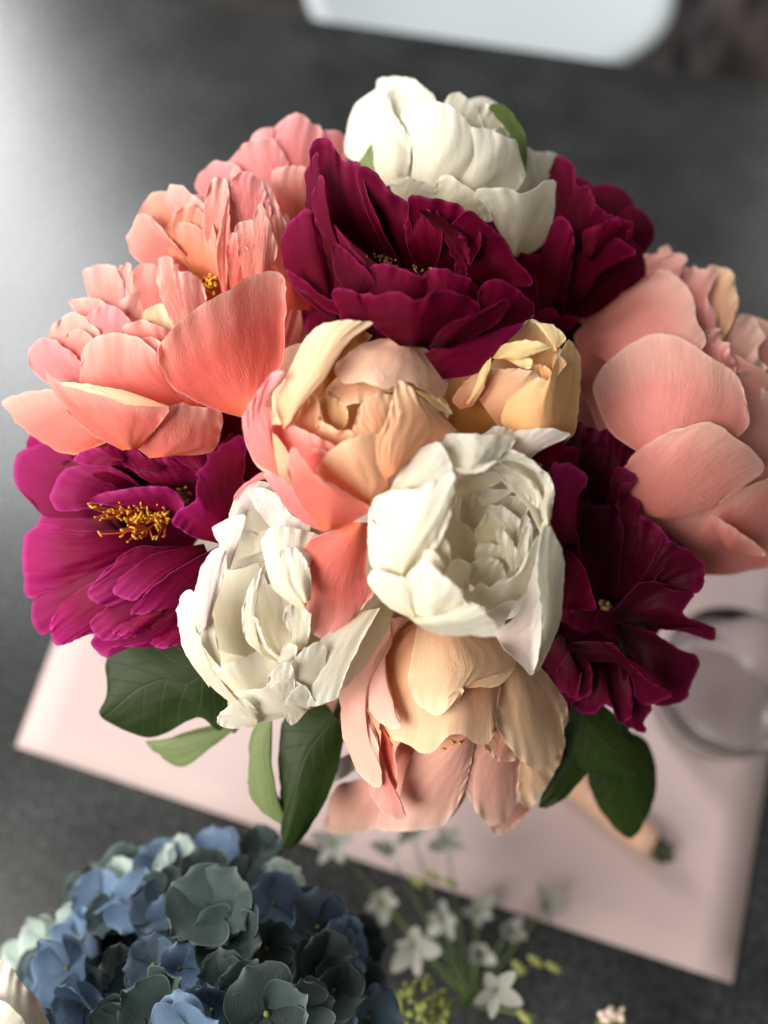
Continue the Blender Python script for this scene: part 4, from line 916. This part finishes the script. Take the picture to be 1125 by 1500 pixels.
leaf('pale green upturned leaf beneath the broad dark leaf at lower left', '640,270 500,295 420,330 | 375,328 | 430,380 480,388 560,330', 'R', 'leaf_pale', 0.010, c=2)
leaf('narrow pale green leaf beside the dark pointed leaf below the white bloom', '700,230 650,300 640,400 650,480 | 735,545 | 722,480 700,420 700,300', 'R', 'leaf_pale', 0.008, c=2)
leaf('dark pointed leaf hanging left of the bottom peach bloom', '840,230 740,260 718,350 722,460 | 735,603 | 790,560 860,430 890,300', 'R', 'leaf', 0.014, c=4)
leaf('dark leaf pointing right under the ragged burgundy bloom', '0,640 120,740 180,800 | 225,995 | 100,1002 0,985 -90,900 -120,740', 'S', 'leaf', 0.004, c=4)
leaf('dark rounded leaf with a pointed tip at the lower right of the bouquet', '60,760 180,810 270,870 302,1000 | 285,1140 190,1283 | 80,1190 10,1050 -20,880', 'S', 'leaf', 0.012, c=4)
leaf('shadowed dark leaf against the right side of the bottom peach bloom', '1060,400 1050,560 980,740 | 948,842 | 1010,835 1080,780 1180,640 1180,420', 'K', 'leaf', 0.010, c=3)
leaf('tip of a dark leaf showing in the gap below the central white bloom', '60,820 120,900 | 190,1010 | 260,1000 330,960 300,830', 'I', 'leaf', 0.030, c=2)

# ------------------------------------------------------------------ hydrangea head, lower left
HC = (330, 1560, 430)
def hdepth(px, py):
    r2 = ((px - HC[0]) ** 2 + (py - HC[1]) ** 2) / HC[2] ** 2
    return 0.462 - 0.135 * max(0.0, 1 - r2)
M['hyd_blue'] = petal_mat('blue_hydrangea', (0.11, 0.17, 0.25), (0.135, 0.215, 0.34), (0.175, 0.265, 0.39), (0.26, 0.35, 0.46), trans=0.28, vein=0.7, var=0.15, edge_w=0.4)
M['hyd_slate'] = petal_mat('slate_hydrangea', (0.035, 0.055, 0.05), (0.055, 0.085, 0.080), (0.085, 0.12, 0.115), (0.18, 0.23, 0.21), trans=0.24, vein=0.7, var=0.2, edge_w=0.4)
M['hyd_dark'] = petal_mat('dark_green_hydrangea', (0.018, 0.032, 0.028), (0.03, 0.052, 0.046), (0.05, 0.076, 0.07), (0.12, 0.16, 0.15), trans=0.22, vein=0.7, var=0.2, edge_w=0.35)
M['hyd_lit'] = petal_mat('lit_mint_hydrangea', (0.34, 0.44, 0.38), (0.46, 0.56, 0.50), (0.54, 0.63, 0.58), (0.62, 0.70, 0.66), trans=0.35, vein=0.9, var=0.10, edge_w=0.4)  # pale mint carries the window's rim light in the floret colour
M['hyd_mix'] = petal_mat('blue_grey_hydrangea', (0.045, 0.07, 0.08), (0.065, 0.105, 0.14), (0.095, 0.145, 0.21), (0.18, 0.25, 0.31), trans=0.24, vein=0.7, var=0.2, edge_w=0.4)
M['eye'] = simple_mat('floret_eye', (0.17, 0.18, 0.06), 0.5)
rng = np.random.RandomState(11)
hyd_variants = []
for k in range(9):
    nu = nv = 13; u = np.linspace(-1, 1, nu); v = np.linspace(0, 1, nv); U, Vv = np.meshgrid(u, v)
    wprof = 0.74 * np.sin(np.pi * np.clip(Vv, 0, 1) ** 0.72) ** 0.62 + 0.06 * (1 - Vv)
    wprof[-1] = 0.10
    X = U * wprof * (1 + 0.05 * np.sin(9 * Vv + k)); Y = Vv - 0.10 * np.abs(U) ** 2 * (Vv > 0.9)
    curl = rng.uniform(-0.05, 0.40); cup = rng.uniform(0.02, 0.30)
    Z = cup * (U * wprof) ** 2 * 1.6 + curl * Vv ** 2 * 0.5 + 0.05 * np.sin(4 * U + k) * Vv ** 2 + 0.04 * np.sin(7 * Vv + 3 * U + k) * np.abs(U)
    hyd_variants.append(np.stack([X, Y, Z], -1)); hyd_uv = np.stack([(U + 1) / 2, Vv], -1)
hyd_cache = {}
def hyd_mesh(k, mat):
    if (k, mat) not in hyd_cache:
        me = grid_mesh('floret_petal', hyd_variants[k], hyd_uv); me.materials.append(M[mat]); hyd_cache[(k, mat)] = me
    return hyd_cache[(k, mat)]
Ve, Fe = ball((0, 0, 0.03), 0.08, 8, 6); eye_me = py_mesh('floret_eye', Ve, Fe); eye_me.materials.append(M['eye'])
hyd = thing('hydrangea_head', 'blue and slate-green hydrangea head in the lower left corner', 'flower', Vector(unproj(300, 1560, 0.44)))
def floret(px, py, rpx, mat, tx=0.0, ty=0.0, rot=None, dz=0.0, n=4, open_=0.0):
    """tx, ty tip the floret to the right / up in the picture plane's axes"""
    d = hdepth(px, py) + dz; p = Vector(unproj(px, py, d)); r = rpx / FPX * d
    hx = Vector(unproj(px + 4, py, hdepth(px + 4, py))) - Vector(unproj(px, py, hdepth(px, py))); hy = Vector(unproj(px, py + 4, hdepth(px, py + 4))) - Vector(unproj(px, py, hdepth(px, py)))
    nn = hy.cross(hx).normalized()
    if nn.dot(TOCAM) < 0: nn = -nn
    nn = (nn * 0.55 + TOCAM * 0.6 + Vector((1, 0, 0)) * tx + Vector((0, SP, CP)) * ty).normalized()
    q = nn.to_track_quat('Z', 'Y')
    f = link('floret', eye_me, None, hyd); f.location = p - hyd.location
    rot = rng.uniform(0, 6.28) if rot is None else rot
    f.rotation_mode = 'QUATERNION'; f.rotation_quaternion = q @ Matrix.Rotation(rot, 3, 'Z').to_quaternion(); f.scale = (r, r, r)
    for k in range(n):
        c = link('floret_petal', hyd_mesh(rng.randint(9), mat), None, f)
        a = 2 * math.pi * k / n + rng.uniform(-0.15, 0.15); tilt = rng.uniform(-0.05, 0.45) + open_
        c.rotation_euler = (Matrix.Rotation(a, 3, 'Z') @ Matrix.Rotation(tilt, 3, 'X') @ Matrix.Rotation(rng.uniform(-0.35, 0.35), 3, 'Y')).to_euler()
        c.location = (0, 0, 0.03 * (k % 2)); s_ = rng.uniform(0.92, 1.12); c.scale = (s_, s_, s_)
    return f
CROPS['Q'] = (-8, 1194, 1.758)
def fq(x, y, r, mat, **k):
    ox, oy, sc = CROPS['Q']; return floret(ox + x / sc, oy + y / sc, r * 0.80 / sc, mat, **k)
# underneath layer
for k in range(46):
    a = rng.uniform(0, 6.28); rr = 330 * math.sqrt(rng.uniform(0, 1)); x = 290 + rr * math.cos(a) * 0.98; y = 1545 + rr * math.sin(a) * 0.92
    if y > 1560 or y < 1275 or x > 520 or (x < 60 and y < 1420): continue
    floret(x, y, rng.uniform(44, 60), ['hyd_dark', 'hyd_slate', 'hyd_mix', 'hyd_dark'][rng.randint(4)], dz=0.026, tx=rng.uniform(-.3, .3), ty=rng.uniform(-.3, .3))
for a in [(60, 400, 95, 'hyd_lit'), (125, 330, 90, 'hyd_lit'), (20, 470, 90, 'hyd_lit'), (215, 285, 80, 'hyd_lit'), (330, 175, 85, 'hyd_lit'), (235, 215, 80, 'hyd_slate'), (420, 130, 80, 'hyd_lit'), (480, 105, 70, 'hyd_lit'),
          (565, 95, 90, 'hyd_blue'), (690, 85, 80, 'hyd_slate'), (735, 175, 85, 'hyd_lit'), (300, 260, 80, 'hyd_slate')]:
    fq(*a, dz=0.006, tx=rng.uniform(-.4, 0), ty=rng.uniform(-.1, .4))
for k in range(60):
    a = rng.uniform(0, 6.28); rr = 290 * math.sqrt(rng.uniform(0.02, 1)); x = 280 + rr * math.cos(a); y = 1530 + rr * math.sin(a) * 0.95
    if y > 1545 or y < 1262 or x > 545: continue
    floret(x, y, rng.uniform(36, 50), ['hyd_slate', 'hyd_blue', 'hyd_mix', 'hyd_dark', 'hyd_slate', 'hyd_blue'][rng.randint(6)], dz=rng.uniform(0.002, 0.012), tx=rng.uniform(-.4, .4), ty=rng.uniform(-.2, .5))
fq(365, 230, 112, 'hyd_blue', tx=-0.2, ty=0.3, rot=0.5); fq(430, 215, 100, 'hyd_dark', tx=-.3)
fq(150, 420, 80, 'hyd_blue', dz=-0.002); fq(190, 395, 118, 'hyd_blue', tx=-0.15, ty=0.1, dz=-0.012, rot=0.2); fq(235, 490, 122, 'hyd_blue', dz=-0.016, ty=-.1)
fq(340, 390, 92, 'hyd_slate', ty=-.2); fq(410, 385, 100, 'hyd_mix', tx=.1, dz=-0.004); fq(475, 395, 78, 'hyd_blue', tx=.5, dz=-0.010)
fq(565, 243, 150, 'hyd_slate', dz=-0.012, rot=0.75, tx=0.0, ty=0.1); fq(600, 330, 140, 'hyd_dark', dz=-0.006, ty=.35); fq(590, 420, 90, 'hyd_slate', dz=-0.008)
fq(715, 230, 100, 'hyd_blue', tx=.5); fq(830, 290, 125, 'hyd_mix', tx=.2); fq(900, 345, 100, 'hyd_blue', tx=.4); fq(840, 390, 120, 'hyd_dark', tx=.2, dz=-0.006)
fq(700, 345, 100, 'hyd_dark', tx=.4); fq(430, 500, 140, 'hyd_dark', dz=-0.014, ty=-.2); fq(340, 540, 120, 'hyd_dark', dz=-0.014, tx=-.2); fq(500, 540, 130, 'hyd_blue', dz=-0.02, ty=-.1); fq(560, 500, 95, 'hyd_mix', dz=-0.012)
fq(700, 510, 150, 'hyd_slate', dz=-0.018, tx=.1); fq(640, 450, 100, 'hyd_slate', dz=-0.010); fq(790, 500, 110, 'hyd_slate', dz=-0.010, tx=.3); fq(870, 450, 105, 'hyd_dark', dz=-0.008, tx=.2); fq(960, 520, 120, 'hyd_mix', dz=0.0, tx=.3); fq(945, 440, 85, 'hyd_slate', dz=0.008, tx=.4)
fq(110, 520, 85, 'hyd_blue', dz=-0.006); fq(180, 560, 100, 'hyd_mix', dz=-0.012); fq(60, 530, 90, 'hyd_lit', dz=0.004)
# stem down to the table
p = Vector(unproj(320, 1560, 0.47)) - hyd.location
V, F = tube(spline([p, p + Vector((0, 0.0, -0.06)), Vector((p.x + 0.01, p.y + 0.005, 0.004 - hyd.location.z))], 10), 0.0035, 8); link('stem', py_mesh('stem', V, F), M['stem'], hyd)

# ------------------------------------------------------------------ small white star flowers beside it
M['star'] = petal_mat('star_white', (0.34, 0.36, 0.26), (0.46, 0.46, 0.41), (0.53, 0.52, 0.48), None, trans=0.3, vein=0.4, var=0.08)
nu = 9; nv = 12; u = np.linspace(-1, 1, nu); v = np.linspace(0, 1, nv); U, Vv = np.meshgrid(u, v)
wp = 0.23 * np.sin(np.pi * Vv ** 0.8) ** 0.8 + 0.05; wp[-1] = 0.02
star_me = [grid_mesh('star_petal', np.stack([U * wp, Vv, 0.25 * Vv ** 2 * k + 0.5 * (U * wp) ** 2], -1), np.stack([(U + 1) / 2, Vv], -1)) for k in (0.4, 1.0, -0.3)]
for s_ in star_me: s_.materials.append(M['star'])
M['star_green'] = simple_mat('star_green', (0.13, 0.19, 0.05), 0.5)
Ve, Fe = ball((0, 0, 0.05), 0.07, 8, 6); star_eye = py_mesh('star_eye', Ve, Fe); star_eye.materials.append(M['star_green'])
SC = (640, 1430, 0.42)
star_root = Vector(on_plane(690, 1470)); star_root.z = 0.003
def star(px, py, d, rpx, label, lean=(0, 0)):
    p = Vector(unproj(px, py, d)); r = rpx / FPX * d
    t = thing('star_flower', label, 'flower', p, 'small white star flowers')
    nn = (TOCAM + Vector((lean[0], 0, 0)) + Vector((0, SP, CP)) * lean[1]).normalized()
    e = link('flower_eye', star_eye, None, t); e.rotation_euler = (nn.to_track_quat('Z', 'Y') @ Matrix.Rotation(rng.uniform(0, 6), 3, 'Z').to_quaternion()).to_euler(); e.scale = (r, r, r)
    op = 0.1 if rpx > 45 else rng.uniform(0, 0.9)
    for k in range(5):
        c = link('star_petal', star_me[rng.randint(3)], None, e)
        c.rotation_euler = (Matrix.Rotation(2 * math.pi * k / 5 + rng.uniform(-.15, .15), 3, 'Z') @ Matrix.Rotation(op + rng.uniform(-0.1, 0.4), 3, 'X')).to_euler(); sc_ = rng.uniform(0.75, 1.1); c.scale = (sc_ * rng.uniform(0.8, 1.2), sc_, sc_)
    end = star_root - p
    V, F = tube(spline([Vector((0, 0, 0)), Vector((end.x * .3, end.y * .3, end.z * .35)), end], 10), 0.0006, 6); link('stem', py_mesh('stem', V, F), M['star_green'], t)
LB = [(725, 1450, 0.415, 46, 'sharp white star flower nearest the front at bottom centre', (0.1, .1)), (700, 1395, 0.50, 36, 'blurred white star flower just behind the sharp one', (0, .3)),
      (650, 1345, 0.51, 34, 'blurred star flower left of the white cluster', (-.3, .2)), (745, 1360, 0.53, 34, 'blurred star flower in the middle of the white cluster', (.2, .4)),
      (800, 1325, 0.54, 32, 'blurred star flower at the right tip of the white cluster', (.5, .5)), (700, 1335, 0.54, 32, 'blurred star flower over the near edge of the paper', (.2, .6)),
      (605, 1385, 0.47, 44, 'creamy star flower touching the hydrangea', (-.2, 0)), (560, 1320, 0.52, 36, 'blurred star flower between hydrangea and paper edge', (0, .4)),
      (655, 1235, 0.52, 32, 'blurred pale star flower below the bottom peach bloom', (.2, .5)), (570, 1245, 0.51, 32, 'blurred pale star flower under the fringe of the bottom bloom', (-.2, .5)),
      (490, 1235, 0.50, 38, 'blurred pale star flower beside the dark pointed leaf', (-.4, .4)), (600, 1215, 0.52, 32, 'blurred pale star flower right under the rosy fringe', (.2, .3))]
for a in LB: star(*a)
# yellow-green buds
t = thing('bud_cluster', 'cluster of tiny yellow-green buds beside the hydrangea at the bottom edge', 'buds', Vector(unproj(612, 1470, 0.40)))
Vb, Fb = ball((0, 0, 0), 1.0, 8, 6, (0.8, 0.8, 1.15)); bud_me = py_mesh('bud', Vb, Fb); bud_me.materials.append(simple_mat('bud_green', (0.20, 0.23, 0.05), 0.5, col2=(0.32, 0.33, 0.10), nscale=2))
for k in range(70):
    a = rng.uniform(0, 6.28); rr = math.sqrt(rng.uniform(0, 1)); px = 612 + 46 * rr * math.cos(a); py = 1478 + 48 * rr * math.sin(a)
    p = Vector(unproj(px, py, 0.402 + 0.018 * rr * rr + rng.uniform(-.003, .003)))
    o = link('bud', bud_me, None, t); o.location = p - t.location; s_ = rng.uniform(0.0016, 0.0026); o.scale = (s_, s_, s_); o.rotation_euler = tuple(rng.uniform(-1, 1, 3))
end = star_root - t.location
V, F = tube(spline([Vector((0, 0.0, -0.004)), Vector((end.x * .3, end.y * .3, end.z * .4)), end], 10), 0.0016, 6); link('stem', py_mesh('stem', V, F), M['star_green'], t)
for i, (px, py, d, lab) in enumerate([(775, 1417, .46, 'pair of small lime-green buds right of the sharp star flower'), (625, 1292, .48, 'lime-green buds on the thin stems over the paper edge'), (785, 1490, .43, 'small lime-green bud at the bottom edge right of the star flower')]):
    p = Vector(unproj(px, py, d)); t = thing('flower_bud', lab, 'bud', p, 'lime green buds')
    for k in range(3 if i < 2 else 1):
        o = link('bud', bud_me, None, t); o.location = (0.009 * (k - 0.6), 0.003 * (k % 2), 0); o.scale = (0.0026, 0.0024, 0.0042); o.rotation_euler = (1.2, 0.4 * k, 0.8)
    end = star_root - p; V, F = tube(spline([Vector((0, 0, 0)), Vector((end.x * .4, end.y * .4, end.z * .3)), end], 8), 0.0007, 5); link('stem', py_mesh('stem', V, F), M['star_green'], t)
# striped white petals in the corner
M['stripe'] = petal_mat('striped_petal', (0.80, 0.74, 0.62), (0.82, 0.77, 0.66), (0.85, 0.80, 0.70), None, trans=0.3, vein=0.4, var=0.03, fleck=(0.45, 0.0, 0.09), fleck_lo=0.47)
b = Bloom('striped_tulip', 'cream petals streaked with crimson in the bottom left corner', 0, 1510, 120, 'stripe', None, bulge=0.6, dz=-0.085)
b.petal('-60,1620 -70,1500 -40,1420 | 5,1408 35,1440 | 62,1480 78,1530 60,1620', o=4, c=6, pl=0.3, mat=M['stripe'])
b.petal('-60,1640 -80,1540 -40,1470 | 0,1465 30,1490 | 45,1540 40,1640', o=9, c=6, pl=0.3, mat=M['cream'])
b.petal('-90,1620 -120,1500 -90,1430 | -50,1400 -10,1420 | 10,1500 0,1620', o=0, c=6, pl=0.3, mat=M['stripe'])
bo = b.origin; V, F = tube(spline([Vector((0, 0, 0)), Vector((0, 0.01, -0.1)), Vector((0.01, 0.02, 0.003 - bo.z))], 8), 0.003, 8); link('stem', py_mesh('stem', V, F), M['stem'], b.t)
# tiny dried blossoms at the bottom edge
M['dried'] = simple_mat('dried_blossom', (0.80, 0.58, 0.46), 0.7, col2=(0.86, 0.72, 0.62), nscale=300)
t = thing('dried_sprig', 'tiny tan dried blossoms poking in at the bottom edge', 'dried flowers', Vector(unproj(893, 1494, 0.42)))
for k, (px, py) in enumerate([(882, 1483), (893, 1480), (886, 1492), (898, 1490), (913, 1484), (908, 1492)]):
    p = Vector(unproj(px, py, 0.42 + 0.002 * (k % 3))) - t.location
    V, F = merge([ball(tuple(p + Vector(rng.normal(0, 0.0009, 3))), rng.uniform(0.0011, 0.0019), 7, 5) for _ in range(4)]); link('blossom', py_mesh('blossom', V, F), M['dried'], t)
    V, F = tube(spline([p, Vector((p.x * .3, p.y - 0.012, p.z - .05)), Vector((0, -0.02, 0.004 - t.location.z))], 6), 0.0005, 5); link('stem', py_mesh('stem', V, F), M['star_green'], t)
